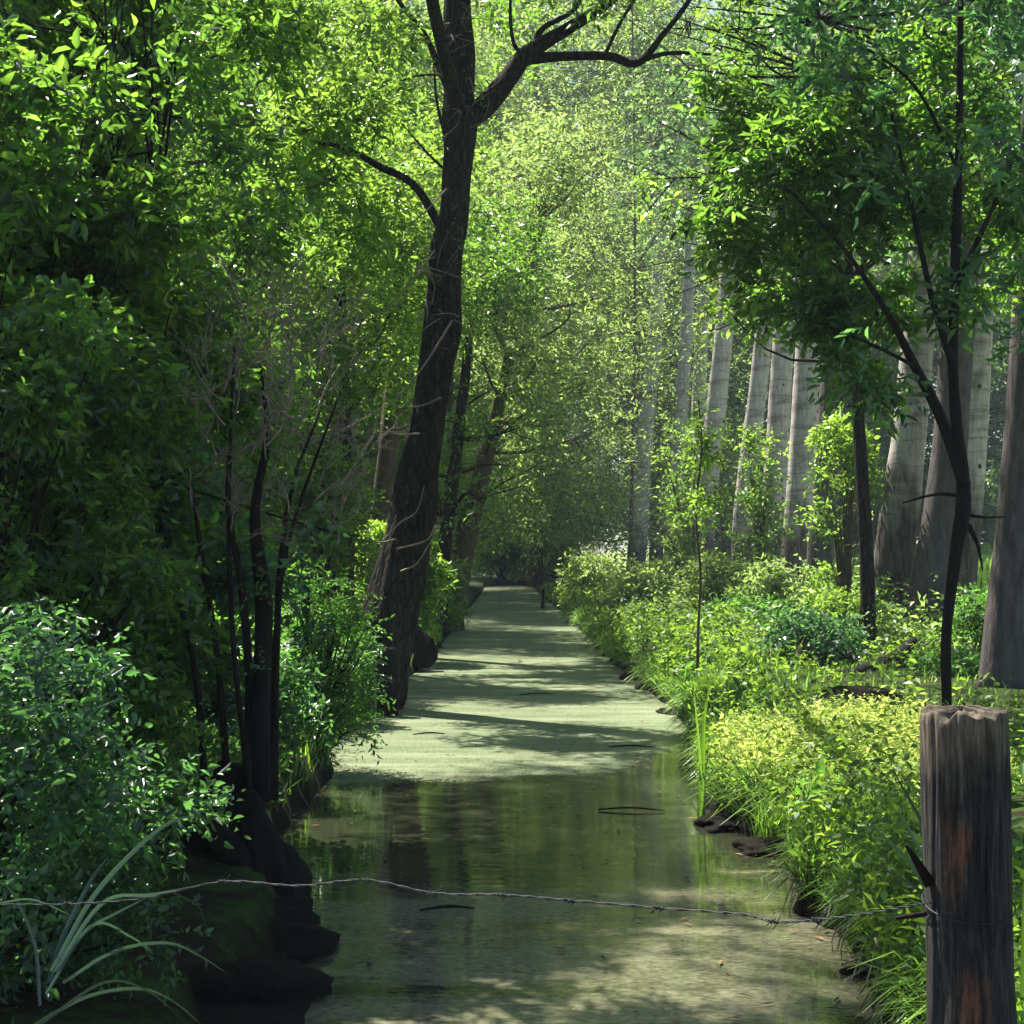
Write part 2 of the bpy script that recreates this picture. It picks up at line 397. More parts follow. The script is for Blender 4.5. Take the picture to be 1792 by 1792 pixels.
def duckweed():
    ys = np.concatenate([np.arange(10.5, 30, .3), np.arange(30, 111, .4)])  # far stretch lies over open water, its pale colour standing for sky reflection
    n = 64; V = []
    for y in ys:
        xs = np.linspace(float(shL(np.array(y))) - .06, float(shR(np.array(y))) + .06, n)
        V.append(np.column_stack([xs, np.full(n, y), np.full(n, .005)]))
    V = np.array(V)
    ok = np.ones((len(ys) - 1, n - 1), bool)
    m = len(ys); idx = np.arange(m * n).reshape(m, n)
    Q = np.stack([idx[:-1, :-1], idx[:-1, 1:], idx[1:, 1:], idx[1:, :-1]], -1)[ok]
    V = V.reshape(-1, 3)
    used = np.unique(Q); mp = np.zeros(len(V), int); mp[used] = np.arange(len(used))
    t = NT('duckweed_cover')
    a = t.noise(t.geo((.22, 1.6, 1)), 1.5, 6, .65); b = t.noise(t.geo(), 60, 4, .7)
    c = t.ramp(a, [(.32, (.09, .125, .065)), (.5, (.17, .205, .115)), (.66, (.33, .345, .24))])  # sunlit and shaded streaks put into the duckweed colour
    c = t.mix(.5, c, t.ramp(b, [(.38, (.06, .09, .035)), (.62, (.40, .44, .29))]))
    tag(mesh('duckweed', V[used], mp[Q], weed_shader(t, c, b)), 'pale green duckweed film covering the canal beyond the open water, its far end standing for sky reflection', 'duckweed', kind='stuff')
duckweed()

def haze():
    x0, x1, y0, y1, z0, z1 = -430, 430, -26, 640, -1.6, 52
    V = np.array([(x, y, z) for z in (z0, z1) for (x, y) in ((x0, y0), (x1, y0), (x1, y1), (x0, y1))], float)
    Q = np.array([(3, 2, 1, 0), (4, 5, 6, 7), (0, 1, 5, 4), (1, 2, 6, 5), (2, 3, 7, 6), (3, 0, 4, 7)])
    t = NT('thin_haze'); v = t.node('VolumePrincipled'); v.inputs['Color'].default_value = (.80, .90, 1, 1); v.inputs['Density'].default_value = HAZE
    v.inputs['Anisotropy'].default_value = 0
    t.link(v.outputs[0], t.out.inputs[1])
    tag(mesh('haze', V, Q, t.m), kind='stuff')
HAZE = .0006
haze()
# ------------------------------------------------------------------ trees
def gz(x, y): return float(ground_z(np.array(x), np.array(y)))
def crown_part(parent, cs, rs, n, leaf, ll, lw, k=7, L=.3, six=False, cull=True, name='crown', droop=.3, sq=.8, flat=.5):
    P, D = clump_points(cs, rs, n, sq)
    if cull:
        kk = keep(P); P = P[kk]; D = D[kk]
    V, Q, A = leaves(P, D, rng.uniform(.7, 1.2, len(P)) * L, k, ll, lw, droop=droop, six=six, flat=flat)
    return mesh(name, V, Q, M[leaf], parent, False, A)
def limbs_to(mb, nodes, radii, cs, r=.03, twigs=2):
    """a limb from the nearest lower trunk node to each clump centre, plus fine twigs"""
    nodes = np.asarray(nodes)
    for c in cs:
        d = np.linalg.norm(nodes - c, axis=1) + np.where(nodes[:, 2] > c[2] - .1, 3, 0)
        i = int(np.argmin(d)); a = nodes[i]
        mid = (a + c) / 2 + rng.normal(0, .08, 3) * np.linalg.norm(c - a) + np.array((0, 0, -.06 * np.linalg.norm(c - a)))
        rr = min(r, radii[i] * .7)
        mb.add(*tube([a, mid, c], [rr, rr * .65, rr * .25], 5, 6, cap=False))
        for q in range(twigs):
            e = c + rng.normal(0, 1, 3) * .5 * np.linalg.norm(c - a) * .35
            mb.add(*tube([mid * .3 + c * .7, (mid + e) / 2 * .3 + e * .7, e], [rr * .4, rr * .25, rr * .1], 4, 4, cap=False))

def pixel_tree(name, label, cat, path, Y, bark, group=None, extra=(), rough=.12, base_flare=1.35, n=12):
    """trunk given by (px, py, radius_m[, dY]); extra limbs the same way"""
    P = [at(p[0], p[1], Y + (p[3] if len(p) > 3 else 0)) for p in path]; r = [p[2] for p in path]
    b = P[0].copy(); b[2] = gz(b[0], b[1]) - .08
    if P[0][2] > b[2] + .15:
        d = P[0] - P[1]; s = (b[2] - P[0][2]) / (d[2] - 1e-6) if d[2] < -1e-3 else 0
        P = [np.array((P[0][0] + d[0] * min(s, 3) * .5, P[0][1], b[2]))] + P; r = [r[0] * base_flare] + r
    root = empty(name, (P[0][0], P[0][1], max(b[2] + .08, 0)), label, cat, group)
    mb = MB(); mb.add(*tube(P, r, n, max(12, len(P) * 6), rough))
    for e in extra:
        Pe = [at(p[0], p[1], Y + (p[3] if len(p) > 3 else 0)) for p in e]
        mb.add(*tube(Pe, [p[2] for p in e], 8, len(Pe) * 5, rough * .6))
    return root, mb, np.array(P), r

# --- the leaning tree over the canal
Y0 = 19.
tr, mb, P, r = pixel_tree('leaning_tree', 'large dark trunked tree leaning over the canal and forking high in a Y', 'tree',
    [(652, 1225, .36), (668, 1150, .34), (690, 1040, .31), (722, 900, .27), (752, 740, .235), (772, 590, .215), (782, 450, .195), (795, 330, .185), (805, 210, .21)],
    Y0, 'bark_dark', rough=.24, n=36, base_flare=1.12)
mb.build('trunk', M['bark_dark'], tr, True)
limb_sets = [
    [(805, 215, .17), (850, 185, .15), (895, 130, .13), (925, 92, .11), (985, 55, .085), (1060, 8, .07), (1130, -60, .05), (1200, -170, .03)],
    [(800, 230, .19), (806, 120, .20), (800, 0, .19), (812, -140, .15), (830, -330, .1), (850, -520, .05)],
    [(915, 105, .075), (960, 100, .065), (1060, 98, .06), (1115, 110, .055), (1160, 60, .04), (1212, -10, .035), (1260, -120, .02)],
    [(1112, 110, .035), (1170, 93, .03), (1245, 95, .018)],
    [(772, 400, .06), (725, 325, .055), (665, 292, .045), (600, 258, .03), (540, 250, .015)],
    [(790, 170, .05), (765, 110, .045), (740, 55, .035), (690, -10, .03), (640, -120, .02)],
    [(915, 100, .03), (897, 68, .025), (893, 0, .02), (900, -80, .01)],
    [(1058, 98, .03), (1080, 50, .025), (1112, -5, .018)],
    [(782, 300, .02), (745, 265, .015), (700, 212, .008)], [(782, 250, .025), (765, 180, .02), (758, 100, .012)],
    [(780, 130, .02), (735, 132, .014), (700, 142, .008)], [(930, 92, .05), (950, 50, .04), (1010, 10, .03), (1030, -80, .02)],
    [(805, 200, .1, 0), (760, 20, .08, -2), (700, -300, .06, -5), (640, -700, .03, -8)],
    [(800, 0, .1, 0), (900, -300, .08, -3), (1000, -800, .04, -7)],
]
for ls in limb_sets:
    Pe = [at(p[0], p[1], Y0 + (p[3] if len(p) > 3 else 0)) for p in ls]
    V, Q = tube(Pe, [p[2] for p in ls], 10, len(ls) * 6, .12); mesh('limb', V, Q, M['bark_dark'], tr, True)
tw = MB()
for ls in [[(790, 560), (740, 640), (690, 700), (600, 755)], [(765, 440), (700, 520), (640, 560)], [(735, 760), (690, 755), (668, 735)],
           [(770, 700), (730, 712), (690, 712)], [(700, 960), (745, 945), (760, 920)], [(668, 950), (700, 915), (725, 890), (740, 850)],
           [(690, 945), (660, 948), (640, 940)], [(600, 640), (560, 690), (540, 780)], [(780, 330), (745, 370), (700, 400)], [(700, 1000), (735, 985), (770, 900)]]:
    Pe = [at(x, y, Y0 - .5 - random.random() * .4) + rng.normal(0, .02, 3) for x, y in ls]
    tw.add(*tube(Pe, np.linspace(.014, .006, len(Pe)), 5, len(Pe) * 5))
for k in range(70):
    x, y = random.choice([(790, 160), (800, 60), (760, 100), (775, 500), (830, 190)]); x += random.uniform(-30, 30); y += random.uniform(-60, 60)
    a = at(x, y, Y0 - .2); d = nrm(rng.normal(0, 1, 3)); e = a + d * random.uniform(.2, .6) + np.array((0, -.1, 0))
    tw.add(*tube([a, (a + e) / 2 + rng.normal(0, .05, 3), e], [.007, .005, .003], 4, 5))
tag(tw.build('bare_twigs', M['twig'], tr), kind='stuff')
cs = [];
for k in range(85):
    cs.append((rng.uniform(-5.5, 4.2), rng.uniform(9, 21), rng.uniform(9.4, 15)))  # clumps above the frame, spread toward the camera to shade the foreground
for (x, y) in [(640, 40), (560, 120), (620, 180), (690, 60), (560, 250), (600, 330), (650, 350), (530, 200), (500, 60), (690, 190), (640, 420), (560, 420), (520, 330)]:
    cs.append(tuple(at(x, y, Y0 + rng.uniform(-.5, 1.5))))
cs = np.array(cs); rs = np.concatenate([rng.uniform(.8, 1.5, 85), rng.uniform(.3, .55, 13)])
P_, D_ = clump_points(cs[:85], rs[:85], 14000); kk = keep(P_); mbc = MB()
mbc.add(*leaves(P_[kk], D_[kk], .35, 7, .15, .05))
Pt = np.array([at(rng.uniform(790, 860), rng.uniform(80, 620), Y0 + rng.uniform(-.3, .3)) for k in range(160)])
mbc.add(*leaves(Pt, nrm(rng.normal(0, 1, Pt.shape)), .2, 5, .06, .02))
mbc.build('crown', M['leaf_ash'], tr)
crown_part(tr, cs[85:], rs[85:], 900, 'leaf_sunlit', .13, .05, 7, .3, six=True, cull=False)
st = MB()
V, Q = tube([at(676, 1262, 18.2), at(678, 1200, 18.2), at(680, 1135, 18.3)], [.15, .13, .11], 14, 14, .2); st.add(V, Q)
tag(st.build('mossy_stump', M['bark_black'], None, True), 'short black stump standing in the water against the leaning tree', 'stump')
st = MB()
V, Q = tube([at(725, 1165, 25.5), at(727, 1130, 25.5), at(722, 1095, 25.5)], [.36, .27, .12], 16, 14, .35); st.add(V, Q)
tag(st.build('mossy_stump', M['bark_black'], None, True), 'low rounded dark stump at the water edge just beyond the leaning tree', 'stump')

# --- other trunks on the left bank
def small_tree(name, label, path, Y, bark, leaf, clumps, n, ll=.1, lw=.035, k=7, L=.3, extra=(), six=False, cull=True, rl=.03, cat='tree', group=None, droop=.3, flat=.5):
    tr, mb, P, r = pixel_tree(name, label, cat, path, Y, bark, group, extra)
    cs = np.array([at(c[0], c[1], Y + (c[3] if len(c) > 3 else 0)) for c in clumps]); rs = np.array([c[2] for c in clumps])
    if len(cs):
        nodes = catmull(P, 14); rad = np.interp(np.linspace(0, 1, 14), np.linspace(0, 1, len(r)), r)
        limbs_to(mb, nodes, rad, cs, rl)
    mb.build('trunk', M[bark], tr, True)
    if len(cs): crown_part(tr, cs, rs, n, leaf, ll, lw, k, L, six, cull, droop=droop, flat=flat)
    return tr
def cl(x0, x1, y0, y1, n, r0, r1, dy=1.):
    return [(random.uniform(x0, x1), random.uniform(y0, y1), random.uniform(r0, r1), random.uniform(-dy, dy)) for k in range(n)]

small_tree('riverside_tree', 'second leaning trunk, brown, rising behind the big leaning tree beside the far water',
    [(792, 1080, .34), (812, 960, .30), (845, 820, .24), (875, 700, .18), (905, 560, .14), (950, 380, .1)], 40, 'bark_brown', 'leaf_willow',
    cl(830, 1060, 240, 760, 34, .9, 1.7, 3), 7000, .17, .055, 7, .5, rl=.06)
small_tree('riverside_tree', 'thin dark trunk close to the left of the brown leaning trunk',
    [(770, 1080, .2), (778, 960, .17), (800, 780, .14), (815, 650, .12), (830, 480, .08)], 36, 'bark_dark', 'leaf_ash',
    cl(700, 930, 380, 900, 22, .6, 1.3, 3), 4000, .15, .05, 7, .4, rl=.05)
small_tree('slim_tree', 'slim straight dark trunk standing left of the leaning tree',
    [(606, 1060, .15), (606, 900, .14), (604, 760, .12), (600, 560, .07), (592, 380, .05), (600, 200, .04)], 26, 'bark_dark', 'leaf_sunlit',
    cl(500, 720, 180, 700, 30, .5, 1.0, 2), 5200, .12, .045, 7, .35, rl=.03)
small_tree('ivy_covered_tree', 'greenish sunlit trunk partly hidden behind the left side of the leaning tree',
    [(660, 1040, .24), (668, 900, .22), (682, 760, .2), (695, 620, .17), (700, 420, .13), (690, 260, .1)], 30, 'bark_brown', 'leaf_sunlit',
    cl(620, 800, 150, 620, 26, .6, 1.2, 2), 4200, .13, .05, 7, .35, rl=.04)
small_tree('forked_tree', 'dark crooked trunk deep in the left foliage, ending in a fork',
    [(135, 1080, .1), (148, 980, .09), (160, 900, .085), (150, 840, .07), (110, 700, .05)], 10, 'bark_black', 'leaf_ash',
    cl(-60, 330, -60, 860, 100, .15, .36, 1.6), 6500, .10, .036, 8, .28, six=True, rl=.02,
    extra=[[(158, 900, .06), (185, 910, .05), (220, 960, .04), (255, 985, .02)]])

# --- coppiced alder on the dark bank
Yc = 8.3
cb = at(455, 1400, Yc)
cop = empty('coppiced_alder', (cb[0], Yc, .2), 'black multi stemmed tree with brown bare twigs on the dark left bank', 'tree')
stl = MB()
V, Q = tube([(-1.62, 8.4, -.15), (-1.6, 8.4, .2), (-1.58, 8.4, .5), (-1.54, 8.4, .75)], [.50, .34, .18, .09], 28, 30, .55); stl.add(V, Q)
V, Q = tube([(-1.30, 8.0, -.15), (-1.36, 8.1, .2), (-1.45, 8.3, .6)], [.2, .12, .06], 20, 20, .5); stl.add(V, Q)
stl.build('stool', M['bark_black'], cop, True)
nodes = []
stems = [[(455, 1400, .10), (458, 1200, .085), (462, 1050, .08), (446, 900, .05), (468, 760, .03), (455, 640, .012)],
         [(430, 1400, .05), (436, 1200, .04), (422, 1020, .035), (398, 880, .022), (405, 740, .008)],
         [(478, 1400, .045), (484, 1150, .03), (490, 1000, .03), (512, 850, .02), (560, 720, .008)],
         [(400, 1390, .04), (380, 1150, .03), (350, 950, .025), (330, 820, .010)],
         [(440, 1400, .03), (410, 1150, .025), (400, 900, .02), (410, 600, .012)],
         [(470, 1390, .03), (475, 1200, .022), (505, 950, .018), (590, 700, .01)],
         [(360, 1400, .035), (345, 1200, .03), (312, 1040, .02), (280, 900, .010)]]
for s_ in stems:
    Pe = [at(p[0], p[1], Yc + random.uniform(-.1, .2)) for p in s_]
    V, Q = tube(Pe, [p[2] * .62 for p in s_], 8, 24, .1); mesh('stem', V, Q, M['bark_black'], cop, True); nodes.append(catmull(Pe, 10))
nodes = np.concatenate(nodes)
br = MB()
def bush_twig(mb, a, d, L, r, depth):
    b = a + d * L; m_ = (a + b) / 2 + rng.normal(0, .07, 3) * L
    mb.add(*tube([a, m_, b], [r, r * .75, r * .5], 4, 4, cap=False))
    if depth:
        for q in range(3):
            p0 = a + (b - a) * random.uniform(.35, 1)
            bush_twig(mb, p0, nrm(d + rng.normal(0, .45, 3)), L * random.uniform(.5, .8), r * .6, depth - 1)
for k in range(58):
    a = at(random.uniform(330, 600), random.uniform(560, 960), Yc + random.uniform(-.5, .7))
    bush_twig(br, a, nrm(np.array((random.uniform(-.4, .6), random.uniform(-.3, .2), random.uniform(.2, 1.)))), random.uniform(.18, .36), .0055, 3)
tag(br.build('bare_twigs', M['twig'], cop), kind='stuff')
crown_part(cop, [at(*c[:2], Yc + c[3]) for c in cl(260, 560, 820, 1130, 22, .15, .32, .5)], rng.uniform(.12, .28, 22), 1300, 'leaf_shaded', .06, .03, 6, .16, six=True)
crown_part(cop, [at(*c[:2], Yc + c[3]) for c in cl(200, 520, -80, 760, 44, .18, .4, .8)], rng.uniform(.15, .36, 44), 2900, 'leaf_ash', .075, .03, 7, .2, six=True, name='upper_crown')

crown_part(cop, [at(*c[:2], Yc + c[3]) for c in cl(300, 500, 980, 1300, 34, .08, .18, .4)], rng.uniform(.08, .18, 34), 900, 'leaf_shaded', .045, .02, 6, .14, six=True, name='lower_leaves')
# --- near shrubs on the left bank
def shrub(name, label, x, y, h, w, leaf, n, ll, lw, k=7, L=.22, stems=7, six=True, cull=False, bark='bark_black', group=None, clumps=26, rmin=.16, rmax=.34, zmin=.08, cat='shrub', droop=.3, flat=.5):
    z0 = gz(x, y); root = empty(name, (x, y, z0), label, cat, group)
    cs = []
    for q in range(clumps):
        a = random.uniform(0, 6.28); f = random.random() ** .6; hh = random.uniform(zmin, 1)
        ww = w * (.55 + .45 * math.sin(math.pi * min(1, hh * .8 + .15)))
        cs.append((x + math.cos(a) * f * ww, y + math.sin(a) * f * ww, z0 + hh * h))
    cs = np.array(cs); mb = MB()
    ex = rng.uniform(rmin, rmax, clumps) * min(w, h) * 1.3
    for q in range(stems):
        c = cs[rng.integers(clumps)]; b = np.array((x + random.uniform(-.15, .15) * w, y + random.uniform(-.15, .15) * w, z0 - .05))
        m_ = (b + c) / 2 + np.array((random.uniform(-.1, .1) * w, 0, .1 * h))
        mb.add(*tube([b, m_, c], [.012 + .012 * h, .008 + .008 * h, .004], 6, 9, cap=False))
    for c in cs:
        b = np.array((x, y, z0 + .25 * (c[2] - z0))); mb.add(*tube([b, (b + c) / 2 + rng.normal(0, .05, 3) * w, c], [.012, .008, .004], 4, 5, cap=False))
    mb.build('stems', M[bark], root, True)
    crown_part(root, cs, ex, n, leaf, ll, lw, k, L, six, cull, name='foliage', droop=droop, flat=flat)
    return root
G1 = 'shrubs crowding the near left bank'
shrub('bank_shrub', 'dark glossy leaved bush filling the bottom left corner of the bank', -1.95, 5.3, 1.25, .8, 'leaf_shaded', 3400, .042, .02, 7, .15, group=G1, clumps=60, rmin=.07, rmax=.2)
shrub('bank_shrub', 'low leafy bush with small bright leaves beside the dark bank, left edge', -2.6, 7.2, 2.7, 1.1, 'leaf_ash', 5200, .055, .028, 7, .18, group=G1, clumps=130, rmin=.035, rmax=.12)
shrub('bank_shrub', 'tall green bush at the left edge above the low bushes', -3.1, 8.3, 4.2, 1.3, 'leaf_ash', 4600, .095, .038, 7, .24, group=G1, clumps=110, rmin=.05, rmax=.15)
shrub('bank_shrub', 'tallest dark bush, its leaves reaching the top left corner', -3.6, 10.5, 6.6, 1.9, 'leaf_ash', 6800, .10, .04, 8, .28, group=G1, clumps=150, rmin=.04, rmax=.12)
shrub('bank_shrub', 'shady blue green bush left of the black stems', -2.65, 9.3, 3.0, 1.0, 'leaf_shaded', 4600, .068, .03, 7, .2, group=G1, clumps=80, rmin=.05, rmax=.14)
shrub('waterside_sapling', 'small leafy sapling with several stems at the left water edge below the ferns', -1.72, 13.4, 1.5, .5, 'leaf_fern', 1000, .06, .02, 7, .2, group=None, clumps=60, rmin=.08, rmax=.26)
shrub('waterside_sapling', 'low dark twiggy bush hanging over the water beside the black bank', -1.95, 11.9, .8, .42, 'leaf_shaded', 700, .06, .026, 6, .14)
shrub('bank_shrub', 'dark low bush hiding the foot of the leaning tree', -1.95, 17.2, .75, .40, 'leaf_shaded', 600, .07, .03, 7, .18)
shrub('bank_shrub', 'bright yellow green bush between the slim trunk and the leaning tree', -3.1, 24, 3.0, 1.0, 'leaf_sunlit', 2400, .11, .045, 6, .3, group=None, cull=False)
shrub('bank_shrub', 'lit leafy bush at the water edge right of the leaning trunk base', -2.1, 27.5, 2.2, .75, 'leaf_sunlit', 1500, .11, .05, 6, .25)
shrub('bank_shrub', 'lit bush under the brown leaning trunk at the far left water edge', -2.0, 38, 2.2, 1.0, 'leaf_sunlit', 1400, .14, .055, 6, .3)
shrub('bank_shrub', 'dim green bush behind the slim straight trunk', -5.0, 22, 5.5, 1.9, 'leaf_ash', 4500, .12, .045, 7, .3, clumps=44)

def fern(x, y, h, label):
    z0 = gz(x, y); root = empty('fern', (x, y, z0), label, 'fern', 'ferns on the left bank')
    mb = MB(); n = 13
    for q in range(n):
        a = q / n * 6.28 + random.uniform(-.2, .2); L = h * random.uniform(.85, 1.2)
        t = np.linspace(0, 1, 22); out = L * .75 * t ** 1.3; up = L * (1.15 * t - .55 * t ** 2.4)
        c = np.column_stack([x + np.cos(a) * out, y + np.sin(a) * out, z0 + up]); T = nrm(np.gradient(c, axis=0))
        s = np.array((-math.sin(a), math.cos(a), 0))
        for sgn in (1, -1):
            D = nrm(s * sgn + T * .35 + rng.normal(0, .06, T.shape)); l = (L * .26 * np.sin(np.pi * np.clip(t * .9 + .12, 0, 1)))[:, None]
            w = T * .018 * h * 1.4
            V = np.stack([c, c + D * l * .4 + w, c + D * l - np.array((0, 0, .2)) * l, c + D * l * .4 - w], 1).reshape(-1, 3)[8:]
            mb.add(V, np.arange(len(V)).reshape(-1, 4), np.repeat(rng.random(len(V) // 4), 4))
    mb.build('fronds', M['leaf_fern'], root)
for (x, y, h, lb) in [(-2.45, 16.5, 1.0, 'broad bright fern nearest the water on the left bank'), (-3.0, 17.8, 1.3, 'tall blue green fern at the foot of the slim trunk'),
                  (-2.35, 18.3, 1.0, 'fern against the base of the leaning tree'), (-2.9, 15.2, .9, 'low dark fern behind the waterside sapling'),
                  (-2.2, 21.0, .9, 'fern just behind the leaning tree base')]:
    fern(x, y, h, lb)

# --- poplars on the right
def poplar(label, path, Y, bark, hi=19., crown=True, group='poplars in a row along the right bank'):
    tr, mb, P, r = pixel_tree('poplar_tree', label, 'tree', [(p[0], p[1], p[2] * .84) for p in path], Y, bark, group, rough=.07, base_flare=1.12, n=14)
    d = nrm(P[-1] - P[-3]); top = P[-1] + d * ((hi - P[-1][2]) / d[2])
    V, Q = tube([P[-1], (P[-1] + top) / 2, top], [r[-1] * .98, r[-1] * .7, .08], 12, 12, .04); mb.add(V, Q)
    cs = [P[-1] * (1 - u) + top * u + np.array((rng.normal(0, 1.7), rng.normal(0, 1.7), rng.uniform(-1, 2.))) for u in rng.uniform(.0, 1.05, 26)]
    nodes = np.array([P[-1] * (1 - u) + top * u for u in np.linspace(0, 1, 8)])
    limbs_to(mb, nodes, np.linspace(r[-1], .1, 8), cs, .06, 1)
    mb.build('trunk', M[bark], tr, True)
    crown_part(tr, np.array(cs), rng.uniform(.9, 1.6, 26), 3000, 'leaf_blue', .16, .12, 6, .5, cull=True, flat=.3)
poplar('dark furrowed trunk cut by the right edge of the picture', [(1750, 1215, .34), (1768, 1000, .27), (1785, 800, .26), (1800, 600, .25), (1812, 300, .24)], 18, 'bark_poplar_dark')
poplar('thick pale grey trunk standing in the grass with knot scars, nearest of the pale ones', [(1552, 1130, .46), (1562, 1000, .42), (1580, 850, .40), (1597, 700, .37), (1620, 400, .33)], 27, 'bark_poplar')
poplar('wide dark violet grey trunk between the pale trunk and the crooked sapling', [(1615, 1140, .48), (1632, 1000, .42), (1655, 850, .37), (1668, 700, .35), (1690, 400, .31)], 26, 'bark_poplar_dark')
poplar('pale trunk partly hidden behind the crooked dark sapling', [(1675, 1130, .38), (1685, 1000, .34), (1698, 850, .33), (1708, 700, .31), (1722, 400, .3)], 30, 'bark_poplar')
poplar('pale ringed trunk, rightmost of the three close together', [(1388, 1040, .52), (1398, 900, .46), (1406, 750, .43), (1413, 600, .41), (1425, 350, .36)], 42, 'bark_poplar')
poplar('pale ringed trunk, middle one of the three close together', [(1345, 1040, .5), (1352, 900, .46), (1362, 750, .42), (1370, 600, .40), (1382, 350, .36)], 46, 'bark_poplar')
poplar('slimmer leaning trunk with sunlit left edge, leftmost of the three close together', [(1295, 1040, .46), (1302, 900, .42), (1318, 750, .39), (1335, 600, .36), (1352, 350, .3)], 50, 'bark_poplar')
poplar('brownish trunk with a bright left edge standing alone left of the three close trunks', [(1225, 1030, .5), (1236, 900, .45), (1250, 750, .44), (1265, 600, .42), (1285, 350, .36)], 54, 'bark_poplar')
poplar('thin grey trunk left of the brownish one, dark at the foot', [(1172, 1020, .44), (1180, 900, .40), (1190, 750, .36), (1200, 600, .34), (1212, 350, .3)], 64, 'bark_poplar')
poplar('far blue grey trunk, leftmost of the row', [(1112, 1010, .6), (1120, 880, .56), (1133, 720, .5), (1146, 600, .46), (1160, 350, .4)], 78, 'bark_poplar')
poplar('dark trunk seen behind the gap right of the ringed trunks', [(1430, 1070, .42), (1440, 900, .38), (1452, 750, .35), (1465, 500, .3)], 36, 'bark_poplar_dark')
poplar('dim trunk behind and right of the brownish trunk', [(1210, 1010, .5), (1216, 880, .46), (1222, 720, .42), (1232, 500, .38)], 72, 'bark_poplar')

# --- crooked dark sapling on the right with ash leaves
Yd = 13.5
tr, mb, P, r = pixel_tree('crooked_ash', 'crooked dark slender tree behind the wooden post, forking into dark leafy boughs', 'tree',
    [(1657, 1230, .042), (1656, 1120, .048), (1668, 1000, .055), (1684, 900, .068), (1684, 830, .064), (1674, 740, .052), (1668, 640, .045), (1672, 450, .045), (1678, 250, .035), (1680, 0, .03), (1676, -200, .02)], Yd, 'bark_black')
mb.build('trunk', M['bark_black'], tr, True)
for ls in [[(1688, 850, .06), (1650, 740, .055), (1600, 640, .045), (1560, 560, .03), (1480, 440, .02), (1380, 330, .012)],
           [(1668, 640, .04), (1630, 520, .03), (1600, 380, .022), (1560, 200, .015)], [(1674, 500, .03), (1730, 380, .022), (1780, 260, .015)],
           [(1690, 870, .02), (1640, 865, .014), (1580, 880, .008)], [(1690, 900, .016), (1720, 905, .012), (1760, 905, .007)], [(1600, 640, .02), (1520, 600, .014), (1420, 560, .008)],
           [(1678, 300, .02), (1600, 150, .016), (1480, 60, .01)], [(1695, 920, .03), (1710, 950, .018), (1720, 1000, .006)]]:
    V, Q = tube([at(p[0], p[1], Yd + rng.uniform(-.2, .2)) for p in ls], [p[2] for p in ls], 7, len(ls) * 5, .1); mesh('limb', V, Q, M['bark_black'], tr, True)
cc = cl(1270, 1810, -60, 330, 80, .12, .27, 1.5) + cl(1440, 1800, 320, 640, 46, .10, .24, 1.2) + cl(1480, 1600, 560, 680, 4, .12, .22, .5) + cl(1230, 1460, 240, 570, 26, .08, .2, .8)
crown_part(tr, np.array([at(c[0], c[1], Yd + c[3]) for c in cc]), np.array([c[2] for c in cc]), 800, 'leaf_shaded', .125, .042, 9, .3, six=True, cull=True)
cc = cl(1300, 1790, 60, 560, 40, .10, .24, 1.) + cl(1250, 1500, 100, 560, 24, .1, .2, .8) + cl(1480, 1560, 640, 760, 3, .1, .18, .4)
crown_part(tr, np.array([at(c[0], c[1], Yd + 1 + c[3]) for c in cc]), np.array([c[2] for c in cc]), 2100, 'leaf_ash', .12, .045, 9, .3, six=True, cull=False, name='outer_leaves')

p_ = at(1500, 1080, 24)
tr = small_tree('leafy_tree', 'medium green tree among the poplars, its boughs hanging in the top right', [(1520, 1110, .12), (1515, 950, .11), (1500, 700, .09), (1480, 400, .07), (1450, 150, .05), (1420, -60, .03)], 23.5, 'bark_dark', 'leaf_sunlit',
    cl(1240, 1800, -120, 330, 90, .16, .4, 1.8) + cl(1225, 1480, 180, 560, 40, .12, .3, 1.) + cl(1130, 1280, -60, 420, 14, .10, .22, 1.), 3300, .15, .06, 8, .36, cull=True, rl=.03)
hc = [(rng.uniform(.2, 6.), y_, .39 * y_ + 3.2 + rng.uniform(0, 3.)) for y_ in rng.uniform(14, 31, 46)]  # unseen clumps added above the frame to shade the right bank
crown_part(tr, np.array(hc), rng.uniform(.8, 1.4, 46), 3200, 'leaf_ash', .15, .055, 8, .38, cull=True, name='added_shade_crown')
